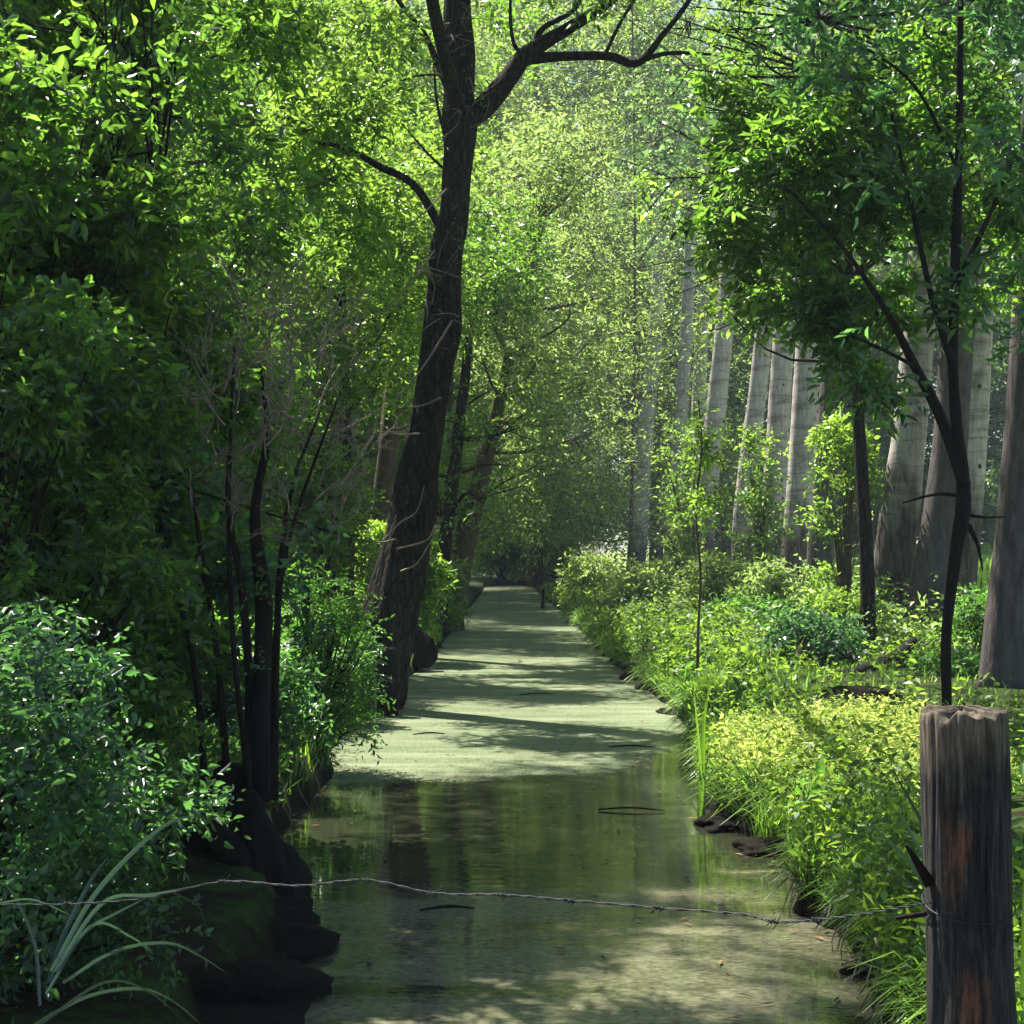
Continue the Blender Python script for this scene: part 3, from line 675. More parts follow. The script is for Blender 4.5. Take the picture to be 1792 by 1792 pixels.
# --- sunlit shrubs among the poplars
G2 = 'sunlit undergrowth at the foot of the poplars'
for (px, Y, top, w, leaf, n, lb) in [
        (1205, 48, 720, .9, 'leaf_sunlit', 620, 'tall thin pale shrub left of the brownish poplar'),
        (1330, 36, 760, .6, 'leaf_sunlit', 560, 'bright green sapling in front of the three ringed poplars'),
        (1365, 31, 990, .8, 'leaf_willow', 800, 'low pale bush at the foot of the ringed poplars'),
        (1478, 27, 720, .6, 'leaf_sunlit', 900, 'tall yellow green bush between the ringed poplars and the thick pale trunk'),
        (1490, 24, 1040, .6, 'leaf_herb', 700, 'low light bush left of the thick pale trunk'),
        (1120, 44, 975, .9, 'leaf_willow', 600, 'greyish bush below the far blue grey poplar'),
        (1040, 56, 972, 1.0, 'leaf_willow', 600, 'pale far bush leaning over the right side of the canal'),
        (1250, 34, 985, .8, 'leaf_willow', 800, 'twiggy pale bush in front of the brownish poplar'),
        (1290, 27, 1060, .8, 'leaf_fern', 700, 'dark green low bush in front of the poplars'),
        (1420, 22, 1085, .6, 'leaf_shaded', 800, 'shady low bush with a dark foot right of the grass'),
        (1740, 24, 1040, .7, 'leaf_fern', 800, 'green bush between the crooked tree and the right edge'),
        (1710, 20, 1150, .7, 'leaf_fern', 700, 'low green plants behind the wooden post')]:
    p = at(px, 1000, Y); zt = at(px, top, Y)[2]
    shrub('undergrowth_bush', lb, p[0], Y, zt - gz(p[0], Y), w * 1.15, leaf, n, .05 + .0022 * Y, .022 + .001 * Y, 6, .2 + .004 * Y, bark='bark_brown', six=False, group=G2, cull=False, clumps=46, rmin=.09, rmax=.22)
# thin sapling in front
small_tree('thin_sapling', 'thin bare stemmed sapling rising from the right bank herbs', [(1222, 1100, .018), (1226, 1000, .016), (1218, 900, .014), (1228, 780, .01), (1222, 700, .006)], 18, 'bark_brown', 'leaf_sunlit',
    cl(1190, 1260, 690, 900, 7, .12, .22, .3), 170, .08, .035, 6, .2, cull=False, rl=.006)

# --- trees of the wood behind
def copy_tree(o, loc, rz, sc, label=None):
    c = o.copy(); C.objects.link(c); c.location = loc; c.rotation_euler = (0, 0, rz); c.scale = (sc, sc, sc)
    if label: c['label'] = label
    for ch in list(o.children):
        d = ch.copy(); C.objects.link(d); d.parent = c
    return c
def wood_tree(label, group, x, y, h, w, leaf, n, ll, lw, bark='bark_brown', nc=60, zmin=.08, name='woodland_tree', k=6, L=.5, cull=False, tr_=.028, rs_=1.):
    z0 = gz(x, y); root = empty(name, (x, y, z0), label, 'tree', group)
    mb = MB(); tp = np.array([(x + math.sin(u * 3) * .3, y, z0 - .1 + u * h * .95) for u in np.linspace(0, 1, 7)])
    mb.add(*tube(tp, np.linspace(tr_ * h, .15 * tr_ * h, 7), 10, 20, .1))
    cs = []
    for q in range(nc):
        hh = random.uniform(zmin, 1.); a = random.uniform(0, 6.28); f = random.random() ** .55
        ww = w * math.sin(math.pi * min(1, hh * .72 + .2)) ** .7
        cs.append((x + math.cos(a) * f * ww, y + math.sin(a) * f * ww, z0 + hh * h))
    cs = np.array(cs)
    limbs_to(mb, catmull(tp, 12), np.linspace(tr_ * h, .15 * tr_ * h, 12), cs, .2 * tr_ * h, 1)
    mb.build('trunk', M[bark], root, True)
    crown_part(root, cs, rng.uniform(.09, .17, nc) * rs_ * min(h, 2.4 * w), n, leaf, ll, lw, k, L, False, cull)
    return root
GL = 'tall willows closing the far end of the canal'
wl = 'tall pale green willow in the wall of trees closing the far end of the canal'
wa = wood_tree(wl, GL, -5, 84, 33, 7, 'leaf_willow', 15000, .26, .09, nc=95, L=.9, tr_=.012)
wb = wood_tree(wl, GL, 8.5, 88, 38, 8, 'leaf_willow', 16000, .27, .10, nc=105, L=.9, tr_=.012)
for (x, y, rz, sc, s) in [(1.5, 97, 1.1, 1.2, wb), (14, 96, 2.2, 1.15, wa), (-12, 92, 3.1, 1.2, wb), (21, 104, 4.0, 1.1, wb), (-20, 98, .6, 1.15, wa), (4, 122, 5.0, 1.3, wa), (-4, 120, 2.6, 1.3, wb), (29, 118, 1.9, 1.2, wa), (-30, 104, 2.9, 1.1, wb)]:
    copy_tree(s, (x, y, .3), rz, sc)
shrub('far_bush', 'dark rounded bush closing the far end of the water', -.9, 114.5, 4.2, 2.6, 'leaf_ash', 2600, .25, .1, 6, .6, six=False, clumps=40)
shrub('far_bush', 'paler bush on the right of the dark bush at the far end of the water', 2.4, 113.5, 3.2, 2.2, 'leaf_willow', 2200, .25, .1, 6, .6, six=False, clumps=36)
wc_ = wood_tree('pale green willow whose crown hangs over the canal in the middle distance', None, 5.2, 66, 34, 7.4, 'leaf_willow', 50000, .2, .075, nc=170, L=.7, zmin=.1, cull=True, tr_=.003)
wood_tree('green leafy tree leaning over the middle of the canal from the left side', None, -2.6, 56, 19, 4.2, 'leaf_willow', 14000, .18, .07, nc=80, L=.6, zmin=.15, cull=True, tr_=.010)
for (x, y, rz, sc, s) in [(-3.5, 119, 1.0, .62, wa), (3.4, 121, 2.0, .6, wb), (.2, 126, 3.0, .7, wa)]:
    copy_tree(s, (x, y, .1), rz, sc)
GW = 'woodland trees behind the left bank'
ll_ = 'dense green tree in the shaded wood behind the left bank'
la = wood_tree(ll_, GW, -7.5, 27, 13, 3.6, 'leaf_ash', 11000, .15, .055, nc=130, L=.45, rs_=.6)
lb2 = wood_tree(ll_, GW, -6.0, 40, 17, 4.2, 'leaf_sunlit', 11000, .17, .06, nc=140, L=.5, rs_=.6)
for (x, y, rz, sc, s) in [(-10, 20, 1., .95, la), (-9.8, 14, 2.4, .8, la), (-12.5, 33, 3.3, 1.25, la), (-9.5, 48, 4.1, 1.25, lb2), (-5.4, 56, .7, 1.3, lb2), (-15, 42, 5.2, 1.4, la), (-20, 56, 1.7, 1.5, lb2), (-12, 66, 2.8, 1.5, lb2), (-25, 72, .3, 1.6, la), (-6.5, 70, 3.9, 1.4, lb2)]:
    copy_tree(s, (x, y, .4), rz, sc)
GR = 'blue green trees across the sunlit meadow'
lr = 'bluish green tree beyond the sunlit meadow on the right'
ra = wood_tree(lr, GR, 24, 108, 17, 5, 'leaf_blue', 9000, .24, .15, nc=75, L=.7)
for (x, y, rz, sc) in [(33, 112, 1., 1.4), (42, 118, 2., 1.5), (17, 104, 3., 1.4), (50, 126, 4., 1.9), (28, 122, 5., 1.9), (37, 100, .4, 1.2), (60, 120, 1.4, 1.9)]:
    copy_tree(ra, (x, y, gz(x, y)), rz, sc)

# ------------------------------------------------------------------ ground cover
def blades(P, h, w, lean, mat_seed=0):
    n = len(P); a = rng.random(n) * 6.28; d = np.column_stack([np.cos(a), np.sin(a), np.zeros(n)])
    s = np.column_stack([-np.sin(a), np.cos(a), np.zeros(n)]) * (w / 2)[:, None]
    up = np.array((0, 0, 1.)); h = h[:, None]; le = (lean)[:, None]
    p1 = P + up * h * .5 + d * h * le * .25; p2 = P + up * h * (1 - .25 * le) + d * h * le
    V = np.stack([P - s, P + s, p1 + s * .8, p1 - s * .8, p2 + s * .1, p2 - s * .1], 1).reshape(-1, 3)
    b = np.arange(n)[:, None] * 6
    return V, np.concatenate([b + [0, 1, 2, 3], b + [3, 2, 4, 5]]), np.repeat(rng.random(n), 6)
def scatter_right(n, y0, y1, xw):
    y = y0 * (y1 / y0) ** rng.random(n)
    x = shR(y) + .02 + xw * rng.random(n) ** 1.3
    return np.column_stack([x, y, ground_z(x, y)])
M['froth'] = leaf_mat('pale_herb', (.07, .18, .035), (.19, .33, .07), (.68, .86, .20), .6, .6, .2, 1.5)
def inland(P): return P[:, 0] - shR(P[:, 1])
g = MB()
P = scatter_right(46000, 3.2, 75, 6.5)
sz = fbm(P[:, 0] * 1.3, P[:, 1] * .7, 3); il = inland(P)
kp = (sz > .34 + .05 * np.clip(il - 1.5, 0, 3)); kp &= ~((P[:, 1] > 13.6) & (P[:, 1] < 21) & (P[:, 0] > 2.9) & (rng.random(len(P)) < .7)); P = P[kp]; sz = sz[kp]; il = il[kp]
hgt = (.05 + .34 * np.clip(sz - .25, 0, 1)) * rng.uniform(.4, 1.5, len(P)) * np.where(il > 1.5, .55, 1) * (1 + P[:, 1] * .012)
V, Q, A = blades(P, hgt, .005 + .001 * P[:, 1], rng.uniform(.1, .9, len(P))); g.add(V, Q, A)
# blades hanging over the edge of the bank
n = 9000; y = 4.5 * (50 / 4.5) ** rng.random(n); x = shR(y) + rng.uniform(.0, .14, n); P = np.column_stack([x, y, ground_z(x, y)])
kp = (P[:, 2] > .1) & (fbm(y * 1.9, y * 0, 2) > .38); P = P[kp]; n = len(P)
V, Q, A = blades(P, rng.uniform(.08, .3, n) * (1 + .02 * P[:, 1]), .005 + .001 * P[:, 1], rng.uniform(.2, .5, n))
V = V.reshape(n, 6, 3); L_ = rng.uniform(.04, .22, n) * (1 + .02 * P[:, 1]); V[:, 2:4, 0] -= (L_ * .5)[:, None]; V[:, 4:, 0] -= L_[:, None]; V[:, 4:, 2] -= (L_ * .7)[:, None]
g.add(V.reshape(-1, 3), Q, A)
y = 3 * (60 / 3) ** rng.random(9000); x = shL(y) - .03 - 4 * rng.random(9000) ** 1.4
P = np.column_stack([x, y, ground_z(x, y)]); P = P[(P[:, 1] > 9.5)]
g.add(*blades(P, rng.uniform(.1, .35, len(P)), .006 + .0011 * P[:, 1], rng.uniform(.2, .7, len(P))))
tag(g.build('grass', M['grass']), 'fresh green grass covering the sunlit canal banks', 'grass', kind='stuff')

def updir(n, s_=.28): return nrm(np.column_stack([rng.normal(0, s_, n), rng.normal(0, s_, n), np.ones(n)]))
# nettles and other leafy herbs, taller in patches
hb = MB()
P = scatter_right(26000, 4.2, 80, 5.5)
sz = fbm(P[:, 0] * 1.1 + 5, P[:, 1] * .55, 3); il = inland(P); inm = (np.abs(P[:, 1] - 11.2) < 2.2) & (P[:, 0] < 3.7)
kp = (sz > .44 + .07 * np.clip(il - 1.4, 0, 3)) & ~(inm & (rng.random(len(P)) < .8)) & ~((np.abs(P[:, 1] - 14.6) < .9) & (rng.random(len(P)) < .6)) & ~((P[:, 1] > 13.6) & (P[:, 1] < 21) & (P[:, 0] > 2.9) & (rng.random(len(P)) < .9)); P = P[kp]; sz = sz[kp]; il = il[kp]
Lh = (.05 + 1.3 * np.clip(sz - .36, 0, 1) * rng.uniform(.4, 1.6, len(P))) * (1 + np.minimum(P[:, 1], 25) * .010) * np.where(il > 1.6, .7, 1.) * np.where(P[:, 1] > 30, .7, 1)
D = updir(len(P))
for msk, ll, lw in ((P[:, 1] < 15, .06, .024), ((P[:, 1] >= 15) & (P[:, 1] < 30), .10, .042), (P[:, 1] >= 30, .15, .06)):
    hb.add(*leaves(P[msk], D[msk], Lh[msk], 8, ll, lw, droop=.05, whorl=True, splay=1.1, flat=.5))
tag(hb.build('bank_herbs', M['leaf_herb']), 'leafy green nettles and herbs in uneven patches along the right bank', 'plants', kind='stuff')
# the frothy pale mound
n = 7000; a = rng.random(n) * 6.28; f = rng.random(n) ** .5
x = 2.45 + 1.1 * f * np.cos(a); y = 11.2 + 1.9 * f * np.sin(a); P = np.column_stack([x, y, ground_z(x, y)]); kp = P[:, 2] > .16; P = P[kp]; f = f[kp]; n = len(P)
lump = fbm(P[:, 0] * 3, P[:, 1] * 2.2, 3)
Lm = (.06 + .36 * np.sqrt(np.clip(1 - f ** 2, 0, 1))) * (.45 + 1.0 * lump) * rng.uniform(.7, 1.15, n)
mm = MB(); mm.add(*leaves(P, updir(n, .35), Lm, 12, .034, .010, droop=.1, whorl=True, splay=1.15, flat=.5))
mm.add(*leaves(P[::3], updir(len(P[::3]), .5), Lm[::3] * 1.15, 6, .055, .02, droop=.1, whorl=True, splay=1.1, flat=.4))
tag(mm.build('pale_herbs', M['froth']), 'mound of pale yellow frothy herbs glowing in the sun on the near right bank', 'plants', kind='stuff')
# bushy tangle between the poplars
n = 6500; y = rng.uniform(23, 62, n); x = shR(y) + rng.uniform(1.8, 7.5, n); sz = fbm(x * .7 + 9, y * .35, 3); kp = sz > .45
P = np.column_stack([x, y, ground_z(x, y)])[kp]; sz = sz[kp]
tg = MB(); tg.add(*leaves(P, updir(len(P), .35), (.3 + 4.2 * (sz - .43)) * rng.uniform(.5, 1.3, len(P)), 11, .14, .06, droop=.1, whorl=True, splay=1.1, flat=.5))
tag(tg.build('undergrowth', M['leaf_willow']), 'loose waist high tangle of pale leaves between the poplars', 'plants', kind='stuff')
def tuft(x, y, n, h, label, mat='grass'):
    a = rng.random(n) * 6.28; r_ = rng.random(n) * .16; X = x + r_ * np.cos(a); Y = y + r_ * np.sin(a); P = np.column_stack([X, Y, ground_z(X, Y).clip(.1)])
    V, Q, A = blades(P, h * rng.uniform(.5, 1.1, n), np.full(n, .0075), rng.uniform(.2, .9, n)); tag(mesh('grass_tuft', V, Q, M[mat], None, False, A), label, 'grass tuft')
V, Q = tube([at(1375, 1192, 19.5), at(1440, 1190, 19.8), at(1510, 1176, 20.5), at(1570, 1150, 21.5), at(1600, 1120, 22)], [.05, .08, .11, .10, .05], 8, 20, .3)  # dark curved tube laid along a low dark band in the herbs
tag(mesh('dark_curved_form', V, Q, M['bark_black'], None, True), 'dark curved form lying in the herbs at the foot of the pale trunk', 'branch')
tuft(1.95, 8.75, 420, .36, 'vivid green grass tuft above the dark mud lump near the post')
tuft(1.72, 9.8, 300, .26, 'short grass tuft right of the iris leaves on the bank tip')
tuft(1.95, 6.4, 260, .26, 'grass tuft low beside the left foot of the wooden post')
for (x, y, h, lb) in [(2.35, 7.6, .42, 'broad leaved plant half hidden left of the post'), (3.0, 9.4, .45, 'broad leaved dock plant on the near side of the pale mound'),
                     (2.15, 14.2, .55, 'broad leaved plant standing behind the pale mound'), (2.6, 18.5, .6, 'broad leaved plant in the lit strip behind the tall grass tuft'), (1.95, 9.3, .3, 'small broad leaved plant on top of the mud edge')]:
    P = np.repeat(np.array([[x, y, gz(x, y)]]), 9, 0) + rng.normal(0, .06, (9, 3)) * (1, 1, 0)
    V, Q, A = leaves(P, updir(9, .45), h * rng.uniform(.6, 1.1, 9), 6, .15, .06, droop=.25, whorl=True, six=True, splay=1.1)
    tag(mesh('broadleaf_plant', V, Q, M['leaf_fern'], None, False, A), lb, 'plant')
tuft(2.2, 16.5, 420, .5, 'taller grass tuft at the water edge behind the iris leaves')
# left bank undergrowth
hl = MB(); n = 6500; y = 6.5 * (45 / 6.5) ** rng.random(n); x = shL(y) - .05 - 5 * rng.random(n)
P = np.column_stack([x, y, ground_z(x, y)]); P = P[(P[:, 1] > 10.5) | (P[:, 0] < -1.9)]
D = nrm(np.column_stack([rng.normal(0, .35, len(P)), rng.normal(0, .35, len(P)), np.ones(len(P))]))
hl.add(*leaves(P, D, rng.uniform(.2, .75, len(P)), 8, .08, .034, droop=.1, whorl=True, splay=1.1, flat=.6))
tag(hl.build('undergrowth', M['leaf_fern']), 'knee high green undergrowth in the shade of the left bank', 'plants', kind='stuff')
# dry stalks
ds = MB(); P = scatter_right(260, 20, 60, 4)
D = nrm(np.column_stack([rng.normal(0, .2, len(P)), rng.normal(0, .2, len(P)), np.ones(len(P))]))
ds.add(*blades(P, rng.uniform(.3, .8, len(P)), .004 + .0005 * P[:, 1], rng.uniform(.1, .4, len(P))))
tag(ds.build('dry_stalks', M['dry']), 'straw coloured dry stalks among the right bank herbs', 'plants', kind='stuff')
# meadow grass beyond the poplars
md = MB(); n = 16000; y = rng.uniform(26, 95, n); x = rng.uniform(9.5, 40, n); P = np.column_stack([x, y, ground_z(x, y)])
md.add(*blades(P, rng.uniform(.3, .8, n), np.full(n, .1), rng.uniform(.2, .7, n)))
tag(md.build('meadow_grass', M['grass']), 'sunlit meadow grass beyond the poplars', 'grass', kind='stuff')

# --- blade plants
def blade_plant(name, label, cat, x, y, spec, mat, z=None, part='blade', group=None):
    z0 = gz(x, y) if z is None else z; root = empty(name, (x, y, z0), label, cat, group)
    for (dx, dz, w, dy, sag) in spec:
        b = np.array((x + random.uniform(-.03, .03), y + random.uniform(-.03, .03), z0)); e = b + np.array((dx, dy, dz)); m_ = (b + e) / 2 + np.array((-dx * .18, 0, sag))
        c = catmull([b, m_, e], 16); T = nrm(np.gradient(c, axis=0)); s = nrm(np.cross(T, np.array((0.15, 1., .1)))); ww = w * np.sin(np.pi * np.clip(np.linspace(.35, 1, 16), 0, 1)) ** .6
        nn = np.cross(s, T); V = np.concatenate([c - s * ww[:, None] / 2 + nn * ww[:, None] * .15, c, c + s * ww[:, None] / 2 + nn * ww[:, None] * .15])
        i = np.arange(15)[:, None]; Q = np.concatenate([i + [0, 16, 17, 1], i + [16, 32, 33, 17]])
        mesh(part, V, Q, mat, root, True, np.full(len(V), random.random()))
p = at(1230, 1430, 11)
blade_plant('iris_plant', 'tall upright iris leaves at the tip of the right bank, one catching the light', 'plant', p[0] - .02, 10.9,
    [(.10, 1.06, .022, .05, .02), (-.06, .95, .02, 0, .02), (.02, .78, .022, .1, .02), (-.1, .6, .018, 0, .03), (.0, .9, .02, -.1, .02), (.06, .5, .02, -.05, .02)], M['grass'], z=0.)
p = at(1618, 1700, 3.1)
blade_plant('iris_plant', 'dark green iris leaves crossing behind the left side of the wooden post', 'plant', p[0] + .06, 3.1,
    [(-.13, .42, .011, 0, .03), (-.18, .22, .010, .05, .03), (-.16, .30, .012, .02, .03), (-.20, .12, .009, 0, .05), (-.1, .34, .01, .05, .02)], M['sedge'], z=p[2])
p = at(1795, 1700, 3.1)
blade_plant('iris_plant', 'narrow green leaves rising right of the wooden post', 'plant', p[0] + .02, 3.1,
    [(-.03, .35, .012, 0, .03), (.03, .42, .012, 0, .03), (-.08, .05, .010, 0, .05), (.0, .2, .01, 0, .02)], M['grass'], z=p[2] - .05)
Ys = 3.6
p = at(60, 1800, Ys)
def arc(px0, py0, pts, w):
    return [at(x, y, Ys + random.uniform(-.1, .1)) for x, y in [(px0, py0)] + pts], w
root = empty('sedge_tuft', (at(90, 1830, Ys)[0], Ys, .3), 'arching blue grey sedge blades in the bottom left corner', 'plant')
for (pts, w) in [([(90, 1700), (170, 1560), (280, 1450), (350, 1425)], .012), ([(95, 1700), (180, 1580), (270, 1565), (400, 1540)], .010),
                 ([(80, 1740), (160, 1620), (230, 1640), (270, 1670)], .008), ([(110, 1720), (200, 1665), (290, 1650), (345, 1670), (400, 1705)], .009),
                 ([(50, 1800), (150, 1745), (240, 1730), (300, 1750), (355, 1795)], .010), ([(85, 1720), (110, 1640), (160, 1540), (190, 1500)], .012),
                 ([(60, 1800), (180, 1720), (260, 1735), (330, 1795)], .008), ([(100, 1700), (150, 1630), (200, 1600), (260, 1570)], .009), ([(300, 1560), (350, 1590), (365, 1650)], .004),
                 ([(70, 1760), (60, 1650), (20, 1560), (-20, 1530)], .010), ([(0, 1580), (60, 1575), (140, 1610)], .005)]:
    c = catmull([at(x, y, Ys + (i - 2) * .05) for i, (x, y) in enumerate(pts)], 20); T = nrm(np.gradient(c, axis=0)); s = nrm(np.cross(T, np.array((0.1, 1., .3))))
    ww = w * np.sin(np.pi * np.linspace(.3, .99, 20)) ** .7
    V = np.concatenate([c - s * ww[:, None] / 2, c + np.array((0, .002, 0)), c + s * ww[:, None] / 2]); i = np.arange(19)[:, None]
    mesh('blade', V, np.concatenate([i + [0, 20, 21, 1], i + [20, 40, 41, 21]]), M['sedge'], root, True, np.full(60, random.random()))

# --- mud ledges and stones along the water
def rock(name, label, cat, loc, s, mat, seed, group=None, flat=.5):
    n, m_ = 48, 30; u = np.linspace(0, 2 * np.pi, n, endpoint=False); v = np.linspace(.02, np.pi - .02, m_)
    U, Vv = np.meshgrid(u, v); d = np.stack([np.cos(U) * np.sin(Vv), np.sin(U) * np.sin(Vv), np.cos(Vv)], -1)
    q = .5 + .95 * fbm(d[..., 0] * 1.9 + seed + 9, d[..., 1] * 1.9 + d[..., 2] * 1.5 + seed, 5)
    V = (d * q[..., None] * np.array(s)).reshape(-1, 3) + np.array(loc)
    i = np.arange(m_ - 1)[:, None] * n; j = np.arange(n)[None]; j2 = (j + 1) % n
    o = mesh(name, V, np.stack([i + j, i + n + j, i + n + j2, i + j2], -1).reshape(-1, 4), mat, None, True)
    return tag(o, label, cat, group)
t = NT('wet_mud'); nz = t.noise(t.geo(), 18, 6, .7)
M['mud'] = t.done(t.pbsdf(t.ramp(nz, [(.35, (.003, .002, .0015)), (.7, (.016, .011, .007))]), .9, .1, t.bump(nz, 1., .03)))
for (px, py, Y, s, lb, c) in [
        (1262, 1440, 10.7, (.20, .35, .13), 'dark earth lump under the iris leaves at the bank tip', 'mud bank'), (1335, 1478, 9.8, (.20, .3, .13), 'undercut dark mud edge below the bright herb mound', 'mud bank'),
        (1450, 1580, 8.2, (.24, .22, .12), 'dark rooty mud lump below the grass tuft', 'mud bank'), (1545, 1690, 6.9, (.2, .2, .09), 'low dark mud lump in the water left of the post foot', 'mud bank'),
        (1175, 1243, 18.6, (.22, .4, .08), 'flat dark mud spit poking into the duckweed', 'mud bank'), (1112, 1185, 24, (.25, .4, .13), 'grey stone lying at the right water edge farther on', 'stone'),
        (1140, 1205, 22, (.2, .3, .1), 'brownish stone just nearer than the grey stone', 'stone'), (420, 1650, 7.4, (.42, .5, .30), 'black undercut mud bank jutting into the near water on the left', 'mud bank'),
        (1600, 1215, 14.2, (.5, .5, .2), 'heap of dark earth behind the top of the wooden post', 'earth heap'), (1500, 1200, 16.5, (.45, .6, .2), 'low dark earth patch in front of the dark curved form', 'earth heap'),
        (350, 1700, 6.4, (.45, .6, .26), 'dark near mud shelf behind the arching blades', 'mud bank')]:
    p_ = at(px, py, Y); zb = gz(p_[0], Y) if c == 'earth heap' else 0; s = tuple(v_ * .72 for v_ in s) if (c == 'mud bank' and px > 900) else s; rock(c.replace(' ', '_'), lb, c, (p_[0], Y, zb), (s[0] * 1.15, s[1] * 1.2, s[2] * .75), M['mud'], px * .1)

rt = MB()
for k in range(150):
    y = 5.5 * (26 / 5.5) ** random.random(); side = random.random() < .7 or y < 10
    x = float(shR(np.array(y))) if side else float(shL(np.array(y))); sg = 1 if side else -1
    a = np.array((x + sg * random.uniform(0, .08), y, random.uniform(.08, .3))); b = a + np.array((-sg * random.uniform(.02, .14), random.uniform(-.25, .25), -a[2] - .02))
    rt.add(*tube([a, (a + b) / 2 + rng.normal(0, .035, 3), b], [.006, .005, .002], 5, 7))
tag(rt.build('bank_roots', M['twig']), 'fine bare roots hanging from the eroded bank edges into the water', 'roots', kind='stuff')
n = 700; y = 6 * (60 / 6) ** rng.random(n); u = rng.random(n); u = np.where(rng.random(n) < .5, u ** 3 * .5, u); u = np.where(rng.random(n) < .5, 1 - u, u)
x = shL(y) + (shR(y) - shL(y)) * (.02 + .96 * u); P = np.column_stack([x, y, np.full(n, .011)])
D = nrm(np.column_stack([rng.normal(0, 1, (n, 2)), np.zeros(n)])); Wd = np.column_stack([-D[:, 1], D[:, 0], D[:, 2]])
l = rng.uniform(.015, .05, n)[:, None]; w = l * rng.uniform(.12, .3, n)[:, None]
V = np.stack([P - D * l, P + Wd * w + (0, 0, .004), P + D * l, P - Wd * w + (0, 0, .004)], 1).reshape(-1, 3)
tag(mesh('floating_leaves', V, np.arange(4 * n).reshape(-1, 4), M['litter'], None, False, np.repeat(rng.random(n), 4)), 'small fallen leaves and bits of twig floating on the canal', 'leaf litter', kind='stuff')
for (x, y, L_, a_) in [(-.9, 16.2, .35, .2), (.9, 11.3, .5, -.1), (.35, 21, .5, .3), (-.35, 8.1, .3, .15), (1.2, 15.1, .45, -.05)]:
    d = np.array((math.cos(a_), math.sin(a_), 0)); c = np.array((x, y, .012))
    V, Q = tube([c - d * L_ / 2, c + np.array((0, .02, .012)), c + d * L_ / 2], [.006, .009, .004], 6, 9, .3)
    tag(mesh('floating_stick', V, Q, M['bark_black'], None, True), {.35: 'short dark stick lying on the left part of the duckweed', .5: 'dark stick floating in the canal'}.get(L_, 'thin dark stick on the water') + {16.2: '', 11.3: ', on the open water before the duckweed, right of centre', 21: ', on the duckweed well beyond its edge', 8.1: ' near the barbed wire, left of centre', 15.1: ' near the right bank just beyond the duckweed edge'}[y], 'stick')
# ------------------------------------------------------------------ the fence post and the barbed wire
Yp = 2.32
pa = at(1688, 1240, Yp); pb = at(1700, 1850, Yp)
post = empty('fence_post', (pb[0], Yp, 0.2), 'weathered round wooden fence post with rust brown stains and a wire round it', 'post')
t = NT('weathered_post')
v = t.coord((1, 1, .09)); gr = t.noise(v, 120, 6, .75, .25); blot = t.noise(t.coord((1, 1, .38)), 11, 5, .65, .5); bl2 = t.noise(t.coord((1, 1, .45)), 17, 4, .6)
sz_ = t.node('SeparateXYZ'); t.link(t.coord(), sz_.inputs[0])
col = t.ramp(gr, [(.32, (.004, .004, .005)), (.5, (.022, .02, .022)), (.7, (.085, .075, .068))])
pale = t.ramp(gr, [(.35, (.03, .024, .016)), (.62, (.22, .175, .12))])
topm = t.ramp(t.math('ADD', t.math('MULTIPLY', t.math('SUBTRACT', sz_.outputs[2], 1.28), 2.2), blot), [(.10, (0, 0, 0)), (.28, (1, 1, 1))])
M['_z'] = None
def blob(cx_, cz_, rx, rz):
    mp = t.node('Mapping'); mp.inputs[1].default_value = (-cx_ / rx, 0, -cz_ / rz); mp.inputs[3].default_value = (1 / rx, 0, 1 / rz)
    tc = t.node('TexCoord'); t.link(tc.outputs['Object'], mp.inputs[0])
    ln = t.node('VectorMath'); ln.operation = 'LENGTH'; t.link(mp.outputs[0], ln.inputs[0])
    return t.math('ADD', ln.outputs['Value'], t.math('MULTIPLY', t.math('SUBTRACT', bl2, .5), 2.6))
zl = lambda py: at(1690, py, Yp)[2] - .2
rb = t.math('MINIMUM', blob(at(1640, 1, Yp)[0] - pb[0], zl(1480), .024, .085), blob(at(1665, 1, Yp)[0] - pb[0], zl(1745), .035, .06))
rust = t.math('MULTIPLY', t.ramp(rb, [(.4, (1, 1, 1)), (1., (0, 0, 0))]), t.ramp(gr, [(.4, (.15, .15, .15)), (.62, (.95, .95, .95))]))
col = t.mix(rust, col, t.ramp(gr, [(.3, (.10, .03, .01)), (.7, (.20, .085, .05))]))
zt = t.math('ADD', sz_.outputs[2], t.math('MULTIPLY', blot, .35))
topf = t.ramp(t.math('SUBTRACT', zt, pa[2] - .2 - .05), [(.12, (0, 0, 0)), (.2, (.75, .75, .75))])
col = t.mix(topf, col, pale)
M['post'] = t.done(t.pbsdf(col, .85, .3, t.bump(gr, 1., .006)))
del M['_z']
n, m_ = 144, 160; ang = np.arange(n) / n * 2 * np.pi; V = []
zs = np.linspace(0, 1, m_); rp = 74 / F * Yp
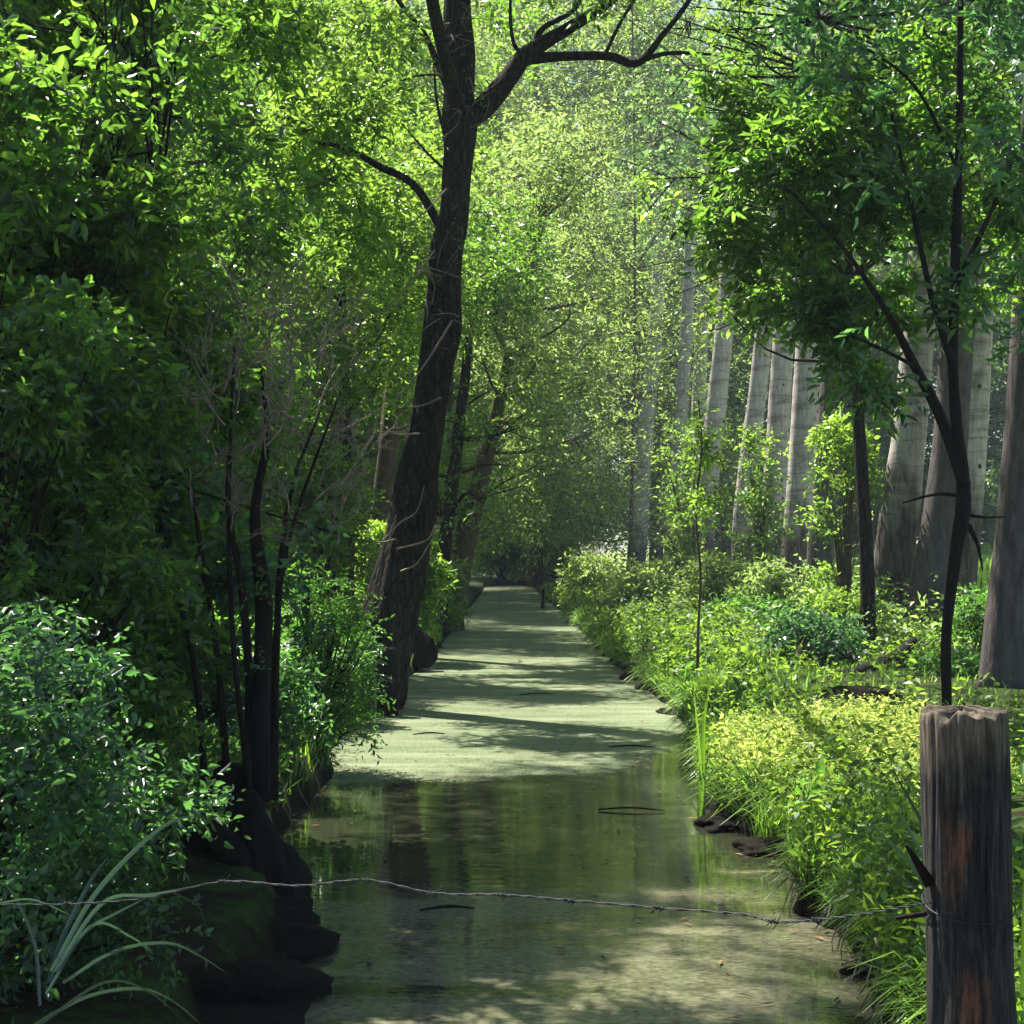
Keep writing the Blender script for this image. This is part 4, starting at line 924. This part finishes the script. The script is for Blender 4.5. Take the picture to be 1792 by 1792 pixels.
for k, u in enumerate(zs):
    c = pb * (1 - u) + pa * u
    if k == 0: c = c.copy()
    crack = np.zeros(n)
    for (ac, dp, lo) in ((4.2, .10, .55), (4.9, .16, .2), (5.5, .07, .35), (3.6, .09, .0), (5.2, .06, 0)):
        crack += dp * np.exp(-((ang - ac - .05 * math.sin(u * 9)) / .045) ** 2) * np.clip((u - lo) * 4, 0, 1)
    q = rp * (1 + .05 * (vnoise(np.cos(ang) * 3 + 9, np.sin(ang) * 3 + u * 4) - .5) * 2 + .03 * (vnoise(np.cos(ang) * 14, np.sin(ang) * 14 + u * 2) - .5) - crack * .5)
    chip = np.clip((vnoise(np.cos(ang) * 2.5 + 4, np.sin(ang) * 2.5) - .45), 0, 1) * .09 + .008 * vnoise(ang * 9, ang * 0 + 3)
    if u > .97: q = q * (1 - .04 * ((u - .97) / .03) ** 2)
    zz = c[2] - (chip * .5) * np.clip((u - .85) / .15, 0, 1)
    V.append(np.column_stack([c[0] + q * np.cos(ang), c[1] + q * np.sin(ang), np.broadcast_to(zz, n)]))
Vt = V[-1]
for f in (.8, .5, .2, .02):
    cc_ = Vt.mean(0); ring = cc_ + (Vt - cc_) * f; ring[:, 2] = Vt[:, 2] + .003 * (1 - f) + .012 * (vnoise(ring[:, 0] * 110, ring[:, 1] * 110) - .5); V.append(ring)
VV = np.vstack(V); rows = len(V); VV[:n, 2] = .15
i = np.arange(rows - 1)[:, None] * n; j = np.arange(n)[None]; j2 = (j + 1) % n
mesh('post_shaft', VV, np.stack([i + j, i + j2, i + n + j2, i + n + j], -1).reshape(-1, 4), M['post'], post, True)
V, Q = tube([at(1626, 1545, Yp - .02), at(1605, 1510, Yp - .03), at(1585, 1478, Yp - .03)], [.010, .006, .003], 8, 8, .2); mesh('broken_splinter', V, Q, M['bark_black'], post, True)
V, Q = tube([at(1622, 1598, Yp - .02), at(1600, 1602, Yp - .02), at(1567, 1607, Yp - .02)], [.004, .004, .003], 6, 6); mesh('broken_splinter', V, Q, M['bark_black'], post, True)

t = NT('galvanised_wire'); M['wire'] = t.done(t.pbsdf((.012, .014, .022), .55, .3)); 
t.n['Principled BSDF'].inputs['Metallic'].default_value = .0
wire = empty('barbed_wire', tuple(at(1620, 1585, Yp - .07)), 'slack rusty barbed wire strung low across the water from the post', 'wire')
wp = [(-60, 1590, 3.4), (0, 1583, 3.35), (120, 1582, 3.2), (250, 1572, 3.1), (390, 1543, 3.0), (520, 1550, 2.95), (640, 1540, 2.9), (760, 1563, 2.85), (880, 1566, 2.8), (1000, 1576, 2.75), (1155, 1589, 2.68), (1300, 1600, 2.58), (1355, 1613, 2.52), (1430, 1610, 2.48), (1520, 1598, 2.42), (1600, 1584, 2.34), (1630, 1578, 2.26)]
wc = catmull([at(*q) for q in wp], 260)
T = nrm(np.gradient(wc, axis=0)); A_ = nrm(np.cross(T, np.array((0, 0, 1.)))); B_ = np.cross(T, A_); ph = np.arange(260) * .75
for k, r_ in ((0, .0011), (math.pi, .0011)):
    c = wc + A_ * (np.cos(ph + k) * .0014)[:, None] + B_ * (np.sin(ph + k) * .0014)[:, None]
    V, Q = tube(c, np.full(260, r_), 6, 520); mesh('strand', V, Q, M['wire'], wire, True)
for (px, py, Y) in [(120, 1582, 3.2), (390, 1543, 3.0), (640, 1540, 2.9), (760, 1563, 2.85), (880, 1566, 2.8), (1000, 1576, 2.75), (1155, 1589, 2.68), (1355, 1613, 2.52), (1430, 1610, 2.48)]:
    c = at(px, py, Y); b = MB(); s_ = []
    for q in range(26):
        a_ = q / 26 * 6 * math.pi * 1.1; s_.append(c + np.array(((q / 26 - .5) * .018, math.cos(a_) * .0036, math.sin(a_) * .0036)))
    b.add(*tube(s_, np.full(26, .0012), 5, 60))
    a1 = random.uniform(.3, 1.2)
    for sg in (1, -1):
        for off in (-.006, .006):
            e = c + np.array((off + sg * .008, random.uniform(-.01, .01), sg * .014 * math.sin(a1 + off * 100)))
            b.add(*tube([c + np.array((off, 0, 0)), e], [.0012, .0004], 5, 4))
    b.build('barb', M['wire'], wire, True)
loop = []
pc = pb + (pa - pb) * ((at(1690, 1585, Yp)[2] - pb[2]) / (pa[2] - pb[2]))
for a_ in np.linspace(-.1, 2 * math.pi - .1, 40):
    loop.append((pc[0] + (rp + .003) * math.cos(a_ + math.pi), pc[1] + (rp + .003) * math.sin(a_ + math.pi), pc[2] + .004 - .016 * math.sin(a_)))
V, Q = tube(loop, np.full(40, .0013), 6, 120); mesh('post_loop', V, Q, M['wire'], wire, True)
# small far stake
V, Q = tube([at(950, 1072, 58), at(950, 1050, 58), at(951, 1030, 58)], [.07, .065, .06], 8, 8, .1)
tag(mesh('mooring_stake', V, Q, M['bark_black'], None, True), 'thin black stake standing in the far water by the right bank', 'stake')
print('objects', len(S.objects), 'faces', sum(len(o.data.polygons) for o in S.objects if o.type == 'MESH'))
